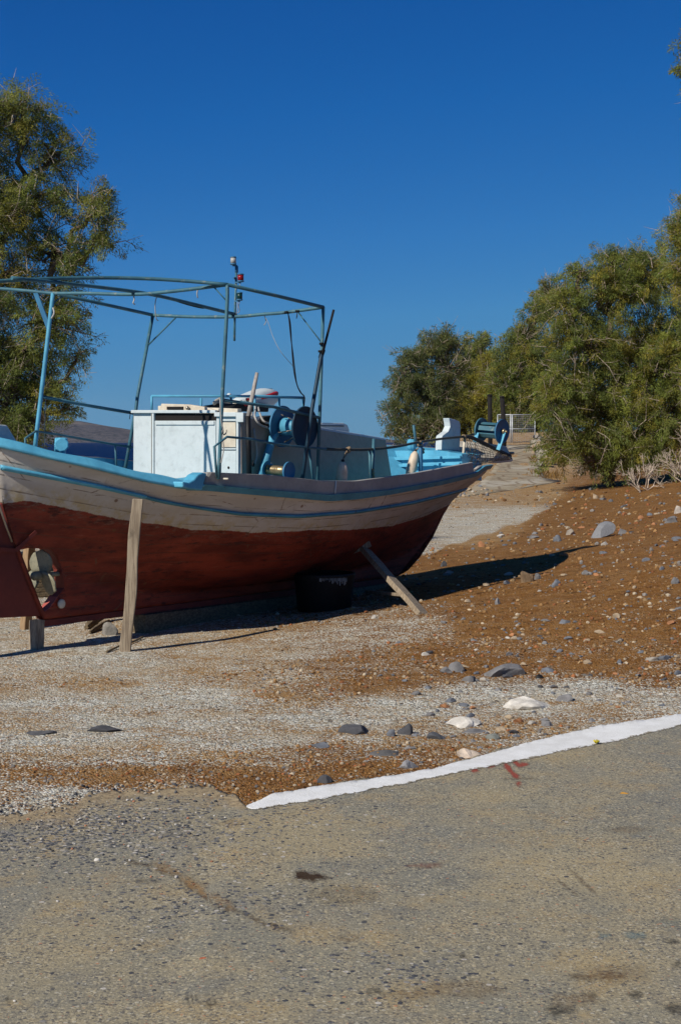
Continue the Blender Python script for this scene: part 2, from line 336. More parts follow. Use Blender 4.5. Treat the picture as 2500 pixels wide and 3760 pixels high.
def path_mat():
    b = NB('path_concrete'); v = b.pos(); n = b.noise(v, .8, 6, .7)
    k = b.mix(b.rng(n, .35, .65), (.35, .30, .215), (.27, .22, .15))
    k = b.mix(b.rng(b.noise(b.mapv(v, (1, .5, 1)), .35, 4), .48, .6, 0, .8), k, (.42, .385, .315))
    e = b.vor(b.mapv(v, (1, .6, 1)), 1.1, 'DISTANCE_TO_EDGE'); k = b.mix(b.rng(e, .02, .07, .6, 0), k, (.15, .10, .06))
    k = b.mix(b.rng(b.noise(v, 5, 6, .75), .55, .7, 0, .6), k, (.20, .145, .085))
    return b.done(k, .95, b.bump(b.noise(v, 4, 6, .75), .8, .06), spec=.1)
def line_mat():
    b = NB('road_white_paint'); v = b.pos(); a = b.attr('across')
    k = b.mix(b.rng(b.noise(v, 7, 6, .7), .35, .65), (.80, .80, .78), (.70, .695, .665))
    k = b.mix(b.rng(b.noise(v, 38, 6, .8), .56, .72, 0, .55), k, (.42, .39, .33))
    ed = b.math('MULTIPLY', b.math('ABSOLUTE', b.math('SUBTRACT', a, .5)), 2.0)
    wr = b.math('ADD', b.rng(ed, .62, 1.0, 0, .36), b.math('MULTIPLY', b.math('SUBTRACT', b.noise(v, 26, 6, .75), .5), 1.15)); k = b.mix(b.rng(wr, .30, .36), k, (.25, .215, .155))
    return b.done(k, .85, b.bump(b.noise(v, 95, 5, .7), .6, .006), spec=.15)
M = {}
M['path'] = path_mat()
M['ground'] = ground_mat(); M['road'] = road_mat(); M['hull'] = hull_mat(); M['water'] = water_mat(); M['leaf'] = leaf_mat('tamarisk_leaves')
M['rock'] = tint_mat('rock', nscale=34, bump=.7); M['pebble'] = tint_mat('pebbles', nscale=60, bump=0)
M['bark'] = paint('bark', (.16, .12, .09), (.09, .065, .05), scale=14, rough=.95, bump=.6)
M['twig'] = paint('dry_twig', (.44, .37, .29), (.28, .22, .165), scale=14, rough=.95, bump=.4)
M['hill'] = None
M['palewood'] = paint('pale_dead_wood', (.60, .50, .40), (.42, .34, .26), scale=14, rough=.95, bump=.4)
M['lblue'] = paint('light_blue_paint', (.115, .43, .60), (.08, .33, .49), (.30, .40, .36), .7, 4.5, .5, chips=.62)
M['strake'] = paint('strake_blue_paint', (.07, .27, .38), (.045, .19, .28), (.07, .05, .035), .85, 4, .55, chips=.60)
M['pipe'] = paint('faded_blue_pipe', (.06, .165, .21), (.035, .11, .15), (.20, .23, .20), .8, 5, .5, chips=.58)
M['pipe2'] = paint('bright_blue_pipe', (.10, .36, .52), (.07, .27, .40), (.12, .14, .12), .6, 5, .5, chips=.64)
M['navy'] = paint('dark_navy_metal', (.016, .05, .085), (.012, .035, .06), (.05, .07, .08), .6, 6, .5, chips=.68)
M['dblue'] = paint('deep_blue_metal', (.045, .17, .30), (.03, .12, .23), (.10, .12, .13), .6, 6, .5, chips=.7)
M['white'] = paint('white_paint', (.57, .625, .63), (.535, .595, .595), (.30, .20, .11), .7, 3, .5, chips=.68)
M['cream'] = paint('worn_cream_paint', (.66, .60, .48), (.55, .47, .36), (.26, .17, .10), .8, 6, .65, chips=.62)
M['grey'] = paint('grey_paint', (.36, .335, .30), (.29, .27, .245), (.42, .40, .38), .6, 3, .6, chips=.70)
M['side_tone'] = paint('cabin_side_tone', (.42, .33, .25), (.36, .28, .22), (.36, .30, .2), .5, 3, .55, chips=.70)
M['black'] = paint('black_plastic', (.006, .006, .007), (.01, .01, .01), scale=8, rough=.55)
M['rubber'] = paint('black_rubber', (.02, .02, .022), (.035, .033, .03), scale=8, rough=.7)
M['tar'] = paint('black_void', (.015, .013, .012), scale=8, rough=.9)
M['redp'] = paint('red_paint', (.50, .02, .02), (.40, .015, .015), scale=6, rough=.4)
M['redlens'] = paint('red_lens', (.30, .01, .01), scale=6, rough=.25, bump=.05)
M['greenlens'] = paint('green_lens', (.01, .05, .045), scale=6, rough=.25, bump=.05)
M['clearlens'] = paint('clear_lens', (.42, .42, .40), (.34, .33, .31), scale=6, rough=.3, bump=.05)
M['steel'] = paint('worn_steel', (.42, .38, .32), (.28, .23, .17), scale=9, rough=.4, metal=.8)
M['galv'] = paint('galvanised_steel', (.50, .52, .54), (.40, .42, .44), scale=6, rough=.5, metal=.4)
M['bronze'] = paint('weathered_bronze', (.29, .27, .185), (.19, .185, .135), (.10, .11, .08), .7, 14, .6, metal=.1, chips=.56)
M['brass'] = paint('coiled_wire', (.42, .34, .20), (.30, .22, .12), scale=5, rough=.35, metal=.7)
M['wood'] = wood('grey_timber', (.34, .275, .195), (.19, .145, .10))
M['wood2'] = wood('tan_timber', (.33, .22, .12), (.22, .14, .08))
M['log'] = wood('dark_driftwood', (.20, .15, .09), (.10, .075, .045), (1, .1, 1))
M['greywood'] = wood('bleached_pole', (.42, .38, .34), (.26, .235, .21))
M['rope'] = paint('old_rope', (.30, .22, .13), (.20, .14, .09), scale=30, rough=.95, bump=.8, bscale=200)
M['darkrope'] = paint('dark_rope', (.055, .07, .07), (.09, .075, .05), (.25, .24, .20), .7, 26, .9, chips=.6)
M['buoy'] = paint('cream_buoy', (.66, .55, .42), (.55, .43, .31), (.35, .20, .12), .7, 6, .5, chips=.62)
M['hose'] = paint('grey_hose', (.42, .40, .37), (.34, .32, .29), scale=10, rough=.6)
M['net'] = paint('fishing_net', (.34, .25, .15), (.18, .12, .07), scale=30, rough=.9)
M['redhull'] = paint('dark_red_paint', (.19, .036, .024), (.13, .026, .02), (.05, .02, .018), .7, 3, .65, chips=.62)
M['pink'] = paint('red_lead_paint', (.42, .10, .08), (.34, .08, .06), scale=8, rough=.7)
M['line'] = line_mat()
M['concrete'] = paint('path_concrete', (.29, .22, .14), (.20, .135, .075), (.33, .29, .23), .7, 1.1, .95, bump=.5, bscale=12, chips=.58)
M['fabric'] = paint('old_cloth', (.55, .49, .40), (.42, .35, .26), scale=12, rough=.95)

# ------------------------------------------------------------------ ground sheet
GP = [(0,2330,.85),(300,2420,.9),(600,2330,.6),(200,2470,.8),(300,2508,.35),(0,2512,.45),(700,2440,.55),(1000,2400,.5),(1300,2330,.6),(1300,2450,.3),(1500,2300,.5),(1600,2400,.12),
 (1800,2300,0),(2100,2300,0),(2400,2300,0),(2400,2100,0),(2000,2200,0),(1700,2150,.05),(1600,2050,.2),(1550,2000,.8),(1750,1930,1.),(1650,1980,.95),(1900,1880,.85),(1700,1830,.35),(1850,1830,.2),(2050,1860,0),
 (2300,1850,0),(2000,1790,.1),(2500,1900,0),(0,2560,.95),(300,2580,.9),(700,2550,.85),(900,2500,.4),(1100,2560,.25),(1400,2500,.1),(1800,2450,.05),(2200,2450,.05),(2400,2480,.2),(1000,2600,.6),(800,2620,.95),
 (1200,2640,1.),(1500,2590,1.),(1800,2560,.9),(2100,2530,.85),(2400,2560,.75),(100,2650,.6),(0,2700,.95),(300,2720,.75),(400,2660,.8),(600,2700,.85),(1000,2700,.9),(1300,2680,.6),(1700,2640,.7),(2000,2600,.8),
 (2300,2610,.5),(200,2790,.55),(600,2780,.55),(900,2790,.35),(1200,2760,.3),(1500,2740,.3),(1900,2680,.35),(100,2840,.25),(500,2850,.1),(900,2850,.05),(1300,2820,.05),(0,2900,.6),(150,2945,1.),(300,2945,.6),
 (600,2880,.3),(900,2880,.1),(1700,2040,0.),(1900,1985,0.),(2100,1960,0.),(2200,2000,0.),(1560,2085,0.),(1850,2080,0.),(1480,2130,.1),(1650,2015,.25),(2000,2040,0.),(2150,2080,0.),(600,2280,.5),(1000,2270,.4),(1200,2250,.3),(0,2250,.8),(300,2200,.8),(1300,2100,.6),(900,2100,.7)]
GP = np.array(GP, float)
def gravel_mask(u, v):
    num = np.zeros_like(u); den = np.zeros_like(u)
    for a, b, c in GP:
        d2 = ((u - a) / 260) ** 2 + ((v - b) / 55) ** 2 + .03
        q = 1 / d2 ** 2; num += q * c; den += q
    return num / den
def sandy(u, v):                                       # where the bare soil is pale beach sand rather than brown earth
    s_ = 1 - sstep(700, 1500, u + (v < 2480) * (2480 - v) * .4 * (u > 900)); low = sstep(2500, 2560, v) * (1 - sstep(2730, 2790, v))
    far_ = sstep(2060, 1960, v) * sstep(2060, 1850, u + (v - 1900)); path_ = sstep(1860, 1820, v) * sstep(2150, 2000, u)
    return np.clip(np.maximum.reduce([s_ * (1 - .65 * sstep(2760, 2800, v)), .55 * low, far_, .9 * path_]), 0, 1)
kx = np.concatenate([-np.geomspace(2.4, .30, 34), np.linspace(-.285, .285, 300), np.geomspace(.30, 2.4, 34)])
ys = np.concatenate([np.linspace(-9, 1.4, 12), np.geomspace(1.5, 40, 420), np.geomspace(40.5, 170, 90)])
X = kx[None, :] * np.maximum(ys, 4.0)[:, None]; Y = np.repeat(ys[:, None], len(kx), 1)
Zg = hgt(X, Y)
nr, nc = X.shape
idx = np.arange(nr * nc).reshape(nr, nc)
quads = np.stack([idx[:-1, :-1], idx[:-1, 1:], idx[1:, 1:], idx[1:, :-1]], -1).reshape(-1, 4)
yy = np.maximum(Y, 1.5); U = CX + FPX * X / yy; Vv = HY + FPX * (EYE - Zg) / yy
gm = gravel_mask(np.clip(U, -1500, 4000), np.clip(Vv, 1700, 3100))
foot = np.interp(U, [1380, 1500, 1620, 1800, 1950, 2020, 2100, 2300], [2085, 2058, 2012, 1958, 1898, 1858, 1800, 1700]) + 5 * np.sin(U * .06) + 4 * np.sin(U * .017)
zone = sstep(1400, 1480, U) * sstep(2250, 2150, Vv) * (Vv > 1700); up_ = sstep(-9, 9, Vv - foot)
gm = gm * (1 - zone * up_) ; gm = np.where((zone > .5) & (up_ < .5), np.maximum(gm, .75 * sstep(1835, 1880, Vv)), gm)
pshore = -.96 * (X + 13) + .28 * (Y - 18); gm = np.where(Zg < -.15, np.maximum(gm, .85), gm)
ground = raw_mesh('ground', np.stack([X, Y, Zg], -1).reshape(-1, 3), quads, M['ground'], {'gravel': ('POINT', 'FLOAT', gm.ravel()), 'sandy': ('POINT', 'FLOAT', sandy(U, Vv).ravel())}, smooth=True)
tag(ground, kind='structure')

# road: old concrete and asphalt, its far edge ragged
EDGE = [(-3000,3090),(-400,3010),(0,2995),(280,2965),(330,2908),(600,2892),(780,2893),(860,2930),(909,2974),(996,2929),(1212,2891),(1594,2831),(1754,2786),(1993,2718),(2232,2669),(2500,2633),(3000,2529),(4200,2337)]
EX = []
for u, v in EDGE: q = G(u, v) if v < 2500 or True else None; EX.append((q[0], q[1]))
EX = np.array(EX); o_ = np.argsort(EX[:, 0]); EX = EX[o_]
def edge_y(x): return np.interp(x, EX[:, 0], EX[:, 1]) 
def wob(x): return (.022 * np.sin(9 * x + 1) + .016 * np.sin(23 * x) + .012 * np.sin(51 * x + 2) + .008 * np.sin(97 * x)) * (1 + 1.2 * sstep(-.4, -.6, x))
rx = np.concatenate([np.linspace(-9, -1.75, 40), np.linspace(-1.7, 2.6, 420), np.linspace(2.65, 9, 40)])
rt = np.concatenate([[0, .0001], np.linspace(.004, 1, 300)])
def stain_map(x, y):
    u, v = proj(x, np.maximum(y, 1.5), 0.0)
    c = np.zeros((len(u), 4))
    def ell(a, b, ra, rb, colr, al, rot=0.0):
        du = u - a; dv = v - b; cs, sn = math.cos(rot), math.sin(rot)
        e = ((du * cs + dv * sn) / ra) ** 2 + ((-du * sn + dv * cs) / rb) ** 2
        e = e * (1 + .35 * np.sin(u * .06 + v * .11) * np.sin(v * .09 - u * .05))
        k = al * np.clip(1.6 * (1 - e), 0, 1)
        c[:, :3] = c[:, :3] * (1 - k[:, None]) + np.array(colr) * k[:, None]; c[:, 3] = 1 - (1 - c[:, 3]) * (1 - k)
    def line(pts, wd, colr, al):
        for (a, b), (a2, b2) in zip(pts[:-1], pts[1:]): ell((a + a2) / 2, (b + b2) / 2, math.hypot(a2 - a, b2 - b) / 2 + wd, wd, colr, al, math.atan2(b2 - b, a2 - a))
    brown = (.045, .026, .014); rust = (.26, .14, .055); oil = (.055, .050, .040); redm = (.28, .065, .045)
    ell(1145, 3232, 70, 19, brown, 1); ell(1110, 3224, 35, 18, brown, 1); ell(1260, 3300, 150, 40, (.30, .22, .11), .4)
    for a, b, ra, rb in [(2135, 3608, 48, 14), (2055, 3728, 62, 24), (2240, 3602, 60, 22), (2160, 3672, 40, 14), (2330, 3666, 40, 14), (2465, 3472, 32, 12), (2490, 3556, 28, 12), (1700, 3524, 14, 9), (775, 3702, 36, 12), (700, 3684, 40, 10), (595, 3746, 26, 8), (30, 3666, 16, 10), (1370, 3655, 40, 12), (2480, 3720, 50, 26)]: ell(a, b, ra, rb, oil, .85)
    for a, b, ra, rb in [(1700, 3650, 190, 38), (2250, 3590, 150, 36), (2100, 3690, 120, 28), (1280, 3462, 60, 16), (1500, 3670, 110, 22), (720, 3255, 60, 22), (850, 3030, 50, 20), (2300, 3060, 90, 16)]: ell(a, b, ra, rb, rust, .4)
    line([(455, 3160), (560, 3185), (650, 3225), (720, 3270), (790, 3340), (900, 3370), (980, 3412), (1080, 3430)], 9, (.09, .055, .03), .75); line([(560, 3170), (650, 3205), (760, 3290), (860, 3345)], 16, (.36, .20, .07), .6)
    line([(480, 3240), (580, 3236)], 8, (.12, .10, .07), .6)
    line([(2040, 3240), (2130, 3310)], 7, (.10, .07, .05), .7); line([(2085, 3200), (2190, 3300)], 8, (.14, .09, .06), .6)
    ell(1555, 3190, 80, 11, (.25, .07, .055), .6); ell(2215, 3450, 40, 10, (.12, .30, .36), .5); ell(2330, 3448, 60, 16, (.12, .30, .36), .5); ell(2360, 3510, 12, 9, (.10, .32, .42), .7); ell(2450, 3400, 70, 22, (.14, .25, .28), .4)
    line([(1852, 2812), (1880, 2850), (1897, 2866)], 13, redm, 1); ell(1903, 2890, 11, 12, redm, 1); line([(1882, 2800), (1902, 2818), (1938, 2814)], 11, redm, 1); line([(1788, 2824), (1820, 2816)], 10, redm, .9); ell(1742, 2840, 18, 13, redm, .95)
    line([(1830, 2873), (1985, 2871)], 4, (.10, .09, .07), .7)
    ell(2330, 3085, 34, 9, (.22, .24, .26), .6); ell(1640, 3255, 40, 12, (.34, .33, .30), .4)
    return c
rxx = np.repeat(rx[None, :], len(rt), 0); ey = edge_y(rx) + wob(rx)
ryy = ey[None, :] + (-7.0 - ey[None, :]) * (rt[:, None] ** 2.0 if False else (1 - (1 - rt[:, None]) ** .75))
rz = hgt(rxx, ryy) + .014; rz[0] -= .05; rz[:, :] -= .011 * sstep(-.42, -.55, rxx)
ni, nj = rxx.shape; ri = np.arange(ni * nj).reshape(ni, nj)
rq = np.stack([ri[:-1, :-1], ri[1:, :-1], ri[1:, 1:], ri[:-1, 1:]], -1).reshape(-1, 4)
uu, vv = proj(rxx.ravel(), np.maximum(ryy.ravel(), 1.5), 0.0)
coarse = np.exp(-(((uu - 250) / 620) ** 2 + ((vv - 3030) / 130) ** 2)) + .35 * np.exp(-(((uu - 800) / 350) ** 2 + ((vv - 3330) / 110) ** 2)) + .3 * np.exp(-(((uu - 1450) / 300) ** 2 + ((vv - 3600) / 90) ** 2)) + .0
road = raw_mesh('road', np.stack([rxx, ryy, rz], -1).reshape(-1, 3), rq, M['road'], {'coarse': ('POINT', 'FLOAT', coarse), 'edge': ('POINT', 'FLOAT', np.exp(-np.clip(vv - np.interp(uu, *zip(*EDGE)), 0, 900) / 85) * sstep(1000, 860, uu)), 'stain': ('POINT', 'FLOAT_COLOR', stain_map(rxx.ravel(), ryy.ravel()))}, smooth=True)
tag(road, kind='structure')
# painted edge line, thick and uneven
wt = [(905,2960),(922,2950),(950,2936),(996,2915),(1212,2878),(1594,2819),(1754,2774),(1993,2706),(2232,2658),(2500,2623),(3000,2520)]
wb = [(905,2966),(922,2971),(950,2970),(1000,2960),(1196,2929),(1435,2883),(1754,2822),(1993,2771),(2232,2723),(2500,2666),(3000,2560)]
us = np.linspace(905, 3000, 330); rows = []
for f_ in (0, .04, .25, .5, .75, .96, 1):
    a = np.interp(us, *zip(*wt)) + 2.6 * np.sin(us * .031) * np.sin(us * .0173 + 1) + .9 * np.sin(us * .113 + 2 * np.sin(us * .023)) + 1.0 * np.sin(us * .31 + 3 * np.sin(us * .047)) * np.sin(us * .083); b_ = np.interp(us, *zip(*wb)) + 2.2 * np.sin(us * .027 + 2) * np.sin(us * .0121) + .8 * np.sin(us * .097 + 2 * np.sin(us * .031))
    vv_ = a + (b_ - a) * f_; y_ = FPX * (EYE - .018) / (vv_ - HY); x_ = (us - CX) / FPX * y_
    rows.append(np.stack([x_, y_, hgt(x_, y_) + (.0165 if f_ in (0, 1) else .0185)], -1))
rows[0][:, 2] -= .012
rows = np.array(rows); li = np.arange(rows.shape[0] * rows.shape[1]).reshape(rows.shape[:2])
tag(raw_mesh('road_line', rows.reshape(-1, 3), np.stack([li[:-1, :-1], li[1:, :-1], li[1:, 1:], li[:-1, 1:]], -1).reshape(-1, 4), M['line'], {'across': ('POINT', 'FLOAT', np.repeat(np.array([0, .04, .25, .5, .75, .96, 1.]), len(us)))}, smooth=True), kind='structure')

# sea and the far shore
sea_v = [(-3400, -50, -1.0), (3400, -50, -1.0), (3400, 4000, -1.0), (-3400, 4000, -1.0)]
tag(raw_mesh('sea', sea_v, [[0, 1, 2, 3]], M['water']), kind='structure')
def hill_mat():
    b = NB('far_hillside'); v = b.pos()
    k = b.mix(b.rng(b.noise(v, .045, 6, .7), .42, .6), (.105, .095, .10), (.072, .068, .078))
    k = b.mix(b.rng(b.noise(v, .11, 5, .7), .48, .6, 0, .9), k, (.028, .033, .038))
    k = b.mix(b.rng(b.noise(b.mapv(v, (1, 1, 4)), .006, 4), .58, .66, 0, .7), k, (.17, .14, .12))
    return b.done(k, 1.0, b.bump(b.noise(v, .05, 6, .7), .8, 6), spec=0)
M['hill'] = hill_mat()
hx = np.linspace(-2100, 900, 150); hy_ = np.linspace(0, 1, 24)
prof = np.interp(CX + FPX * hx / 3000, [-3000, -600, 0, 120, 220, 300, 380, 440, 500, 700, 1000, 1380, 1500, 2600], [70, 84, 82, 86, 82, 76, 66, 58, 46, 38, 30, 18, 0, 0])
prof = prof + 2.2 * np.sin(hx * .021) + 1.6 * np.sin(hx * .057 + 1)
HX = np.repeat(hx[None], 24, 0); HYy = 2600 + hy_[:, None] * 400 * np.ones_like(HX); HZ = -2 + np.maximum(prof[None] * 3000 / FPX * np.sin(hy_[:, None] * math.pi / 2) ** .8 + 1.5 * np.sin(HX * .05 + hy_[:, None] * 8), 0) * 1.0
hi_ = np.arange(HX.size).reshape(HX.shape)
tag(raw_mesh('hills', np.stack([HX, HYy, HZ], -1).reshape(-1, 3), np.stack([hi_[:-1, :-1], hi_[:-1, 1:], hi_[1:, 1:], hi_[1:, :-1]], -1).reshape(-1, 4), M['hill'], smooth=True), kind='structure')

# concrete path up to the gate
pl = [(1700,1822),(1735,1790),(1775,1762),(1800,1735),(1825,1700),(1845,1665),(1858,1634)]; pr_ = [(2060,1768),(2030,1765),(2005,1752),(1992,1735),(1980,1705),(1972,1668),(1962,1634)]
rows = []
for (a, b_), (c, d_) in zip(pl, pr_):
    A = G(a, b_); B = G(c, d_); rows.append([A + (B - A) * t for t in np.linspace(0, 1, 9)])
rows = np.array(rows); dense = []
for i in range(len(rows) - 1):
    for t in np.linspace(0, 1, 6, endpoint=False): dense.append(rows[i] * (1 - t) + rows[i + 1] * t)
dense.append(rows[-1]); dense = np.array(dense); dense[..., 2] = hgt(dense[..., 0], dense[..., 1]) + .012 + .02 * np.sin(dense[..., 0] * 5) * np.sin(dense[..., 1] * 1.7)
pi_ = np.arange(dense.shape[0] * 9).reshape(-1, 9)
po = raw_mesh('path', dense.reshape(-1, 3), np.stack([pi_[:-1, :-1], pi_[:-1, 1:], pi_[1:, 1:], pi_[1:, :-1]], -1).reshape(-1, 4), M['path'], smooth=True); tag(po, kind='structure')
sd = po.modifiers.new('thick', 'SOLIDIFY'); sd.thickness = .05; sd.offset = -1 

# ------------------------------------------------------------------ the boat
HEEL = .06
STERN = [(.25, 0.0), (.83, -.30), (1.22, -.45), (1.75, -.58)]
BOW = [(.21, 5.30), (.26, 5.52), (.40, 5.78), (.62, 6.06), (.86, 6.28), (1.02, 6.47), (1.12, 6.68), (1.22, 6.95), (1.34, 7.20), (1.46, 7.30)]
GUN = [(-600,1530),(-200,1590),(0,1638),(179,1680),(357,1720),(536,1765),(670,1790),(745,1780),(950,1797),(1200,1817),(1421,1799),(1608,1766),(1738,1736),(1766,1712),(1900,1690)]
def curve(c): c = sorted(c); return lambda u: np.interp(u, [p[0] for p in c], [p[1] for p in c])
gun = curve(GUN)
def s_st(z): return np.interp(z, *zip(*STERN))
def s_bw(z): return np.interp(z, *zip(*BOW))
def Bf(i): return .045 + 1.10 * np.clip(1 - abs(2 * i - 1) ** 2.3, 0, 1) ** .88
ZK0, ZK1, ZG0, ZG1 = .24, .21, 1.70, 1.44
def zk(i): return ZK0 + (ZK1 - ZK0) * i
def s_of(i, j): a = s_st(ZK0 + (ZG0 - ZK0) * j); b = s_bw(ZK1 + (ZG1 - ZK1) * j); return a + i * (b - a)
def lookup_z(s, t, cv):
    p = OB + s * Fv + t * Sv; u = CX + FPX * p[0] / p[1]; return EYE - (cv(u) - HY) * p[1] / FPX
_gi = np.linspace(0, 1, 161)
_zg = np.array([lookup_z(s_of(i, 1), Bf(i), gun) + HEEL * Bf(i) for i in _gi])
def zg(i): return np.interp(i, _gi, _zg)
def gsec(i, j):
    e = abs(2 * i - 1); a = .46 + .55 * e ** 2 + (1.0 * e ** 2.2 if i < .5 else .12 * e ** 2)
    q = max(0, (j - .10) / .90); return q ** a
def hullpt(i, j, side=1, out=0.0):
    t = max(.045, Bf(i) * gsec(i, j)) + out; z = zk(i) + (zg(i) - zk(i)) * j
    return s_of(i, j), t, z
def hp(i, j, side=1, out=0.0):
    s, t, z = hullpt(i, j, side, out); return Wd(s, side * t, z - HEEL * side * t)
def j_at(i, z, t0=1.0):                                # height fraction of a starboard point at world height z
    j = .6
    for _ in range(12):
        t = max(.045, Bf(i) * gsec(i, j)); j = np.clip((z + HEEL * t - zk(i)) / (zg(i) - zk(i)), 0, 1.15)
    return float(j)
def j_of_curve(i, cv):                                 # where a curve read off the photo crosses station i
    j = .6
    for _ in range(14):
        s, t, z = hullpt(i, j); zz = lookup_z(s, t, cv); j = .5 * j + .5 * float(np.clip((zz + HEEL * t - zk(i)) / (zg(i) - zk(i)), .02, 1.1))
    return j
boat = empty('fishing_boat', Wd(3.0, 0, .2))
tag(boat, 'old wooden fishing boat propped up on the beach, white and blue above dark red bottom', 'boat')
NI, NJ = 150, 46
rings = []
for i in np.linspace(0, 1, NI):
    sb = [hp(i, j, 1) for j in np.linspace(0, 1, NJ)]; pt = [hp(i, j, -1) for j in np.linspace(0, 1, NJ)]
    b = Bf(i); jd = 1 - .26 / (zg(i) - zk(i)); sd_, td, zd = hullpt(i, jd); td = max(.012, min(td, b) - .05); ti = max(.012, b - .05)
    s1, _, z1 = hullpt(i, 1)
    ins = [Wd(s1, ti, z1 - HEEL * ti), Wd(sd_, td, zd - HEEL * td)]; inp = [Wd(sd_, -td, zd + HEEL * td), Wd(s1, -ti, z1 + HEEL * ti)]
    rings.append(sb + ins + inp + pt[::-1])
hull = MB().sweep(rings, True, True).build('hull', M['hull'], boat)
# propeller aperture cut through the deadwood
ap_px = [(60,2018),(90,2012),(165,2014),(192,2044),(214,2091),(223,2158),(198,2190),(167,2232),(150,2244),(100,2140)]
cut = MB().prism([T(u, v, -.5) for u, v in ap_px], S3 * 1.0)
# exact shape: same profile carried straight across the keel
cut = MB().prism([T(u, v, 0) - S3 * .6 for u, v in ap_px], S3 * 1.2).build('aperture_tool', None, boat)
bo = hull.modifiers.new('cut', 'BOOLEAN'); bo.object = cut; bo.operation = 'DIFFERENCE'; bo.solver = 'EXACT'
bpy.context.view_layer.update()
dg = bpy.context.evaluated_depsgraph_get(); nm = bpy.data.meshes.new_from_object(hull.evaluated_get(dg))
hull.modifiers.clear(); old = hull.data; hull.data = nm; bpy.data.objects.remove(cut); nm.name = 'hull'
# paint line: read along the side, kept as height above the red paint's edge
REDL = curve([(-400,1850),(9,1852),(67,1839),(112,1841),(223,1861),(357,1890),(446,1908),(580,1926),(700,1944),(740,1945),(951,1956),(1161,1947),(1301,1945),(1442,1931),(1560,1895),(1617,1868),(1700,1830)])
ii = np.linspace(0, 1, 120); zr = np.array([(lambda j: zk(i) + (zg(i) - zk(i)) * j)(j_of_curve(i, REDL)) for i in ii]); sr = np.array([s_of(i, j_of_curve(i, REDL)) for i in ii])
nv = len(nm.vertices); cov = np.zeros(nv * 3); nm.vertices.foreach_get('co', cov); cov = cov.reshape(-1, 3) + np.array(boat.location)
ss = (cov[:, :2] - OB) @ Fv; tt = (cov[:, :2] - OB) @ Sv; zz = cov[:, 2] + HEEL * tt
a = nm.attributes.new('waterline', 'FLOAT', 'POINT'); a.data.foreach_set('value', (zz - np.interp(ss, sr, zr)).astype(np.float32))
gs = np.interp(ss, [s_of(i, 1) for i in _gi], _zg); a = nm.attributes.new('plank', 'FLOAT', 'POINT'); a.data.foreach_set('value', ((zz - .22) / np.maximum(gs - .22, .1)).astype(np.float32))
if not nm.materials: nm.materials.append(M['hull'])

def iu(u, t_guess=None):                               # station whose starboard gunwale stands at photo column u
    g = np.linspace(0, 1, 801); us = []
    for i in g: p = OB + s_of(i, 1) * Fv + Bf(i) * Sv; us.append(CX + FPX * p[0] / p[1])
    return float(np.interp(u, us, g))
# keel shoe
keel_r = []
for s in np.linspace(-.02, 5.25, 30):
    z = .235 + (.20 - .235) * s / 5.3; keel_r.append([Wd(s, -.055, z), Wd(s, .055, z), Wd(s, .055, z - .05), Wd(s, -.055, z - .05)])
MB().sweep(keel_r).build('keel', M['redhull'], boat)
# blue strakes
def strake(name, cv_top, cv_bot, i0, i1, out, mt, n=70, side=1, rnd_=False):
    r = []
    for i in np.linspace(i0, i1, n):
        jt = j_of_curve(i, cv_top); jb = j_of_curve(i, cv_bot); pts = []
        for k in np.linspace(0, 1, 5):
            j = jb + (jt - jb) * k; o = out * (math.sin(math.pi * (.15 + .7 * k)) if rnd_ else 1) 
            pts.append(hp(i, j, side, o))
        pts = [hp(i, jb, side, -.012)] + pts + [hp(i, jt, side, -.012)]; r.append(pts)
    return MB().sweep(r, True, rnd_).build(name, mt, boat)
st_t = curve([(690,1778),(745,1777),(950,1796),(1200,1816),(1421,1798),(1608,1765),(1738,1735),(1766,1711),(1900,1690)])
st_b = curve([(690,1800),(745,1801),(950,1819),(1200,1840),(1300,1833),(1421,1816),(1608,1781),(1738,1749),(1766,1726),(1900,1700)])
rr_t = curve([(-400,1640),(4,1708),(179,1742),(357,1778),(491,1809),(600,1836),(700,1856),(880,1881),(1091,1890),(1301,1875),(1512,1841),(1700,1796),(1760,1770)])
rr_b = curve([(-400,1656),(4,1725),(179,1759),(357,1793),(491,1822),(600,1850),(700,1867),(880,1894),(1091,1903),(1301,1887),(1512,1852),(1700,1805),(1760,1780)])
for sd_ in (1, -1):
    strake('upper_strake', st_t, st_b, iu(690), 1.0, .035, M['strake'], side=sd_)
    o = strake('rub_rail', rr_t, rr_b, .004, .995, .032, M['strake'] if sd_ < 0 else M['strake'], side=sd_, rnd_=True)
strake('rub_rail_end', curve([(-400,1638),(4,1707),(179,1741),(357,1777),(491,1808),(600,1835),(700,1856)]), curve([(-400,1657),(4,1726),(179,1760),(357,1794),(491,1823),(600,1851),(700,1867)]), .004, iu(560), .040, M['lblue'], rnd_=True)
# cap rail: wide pale blue plank over the gunwale, aft half, both sides
def caprail(side):
    r = []
    for i in np.linspace(0.0, iu(735), 60):
        s, t, z = hullpt(i, 1); b = Bf(i); to, ti = b + .045, max(.0, b - .12); z0 = z; h = .075 + .006 * math.sin(i * 90) 
        z0 = z - .012
        f = lambda tt_, dz: Wd(s, side * tt_, z0 + dz - HEEL * side * tt_)
        r.append([f(to, .0), f(to + .006, h * .22), f(to - .030, h * .92), f(to - .06, h + .004), f(ti, h + .006), f(ti, .0)])
    return MB().sweep(r).build('cap_rail', M['lblue'], boat, .006)
caprail(1); caprail(-1)
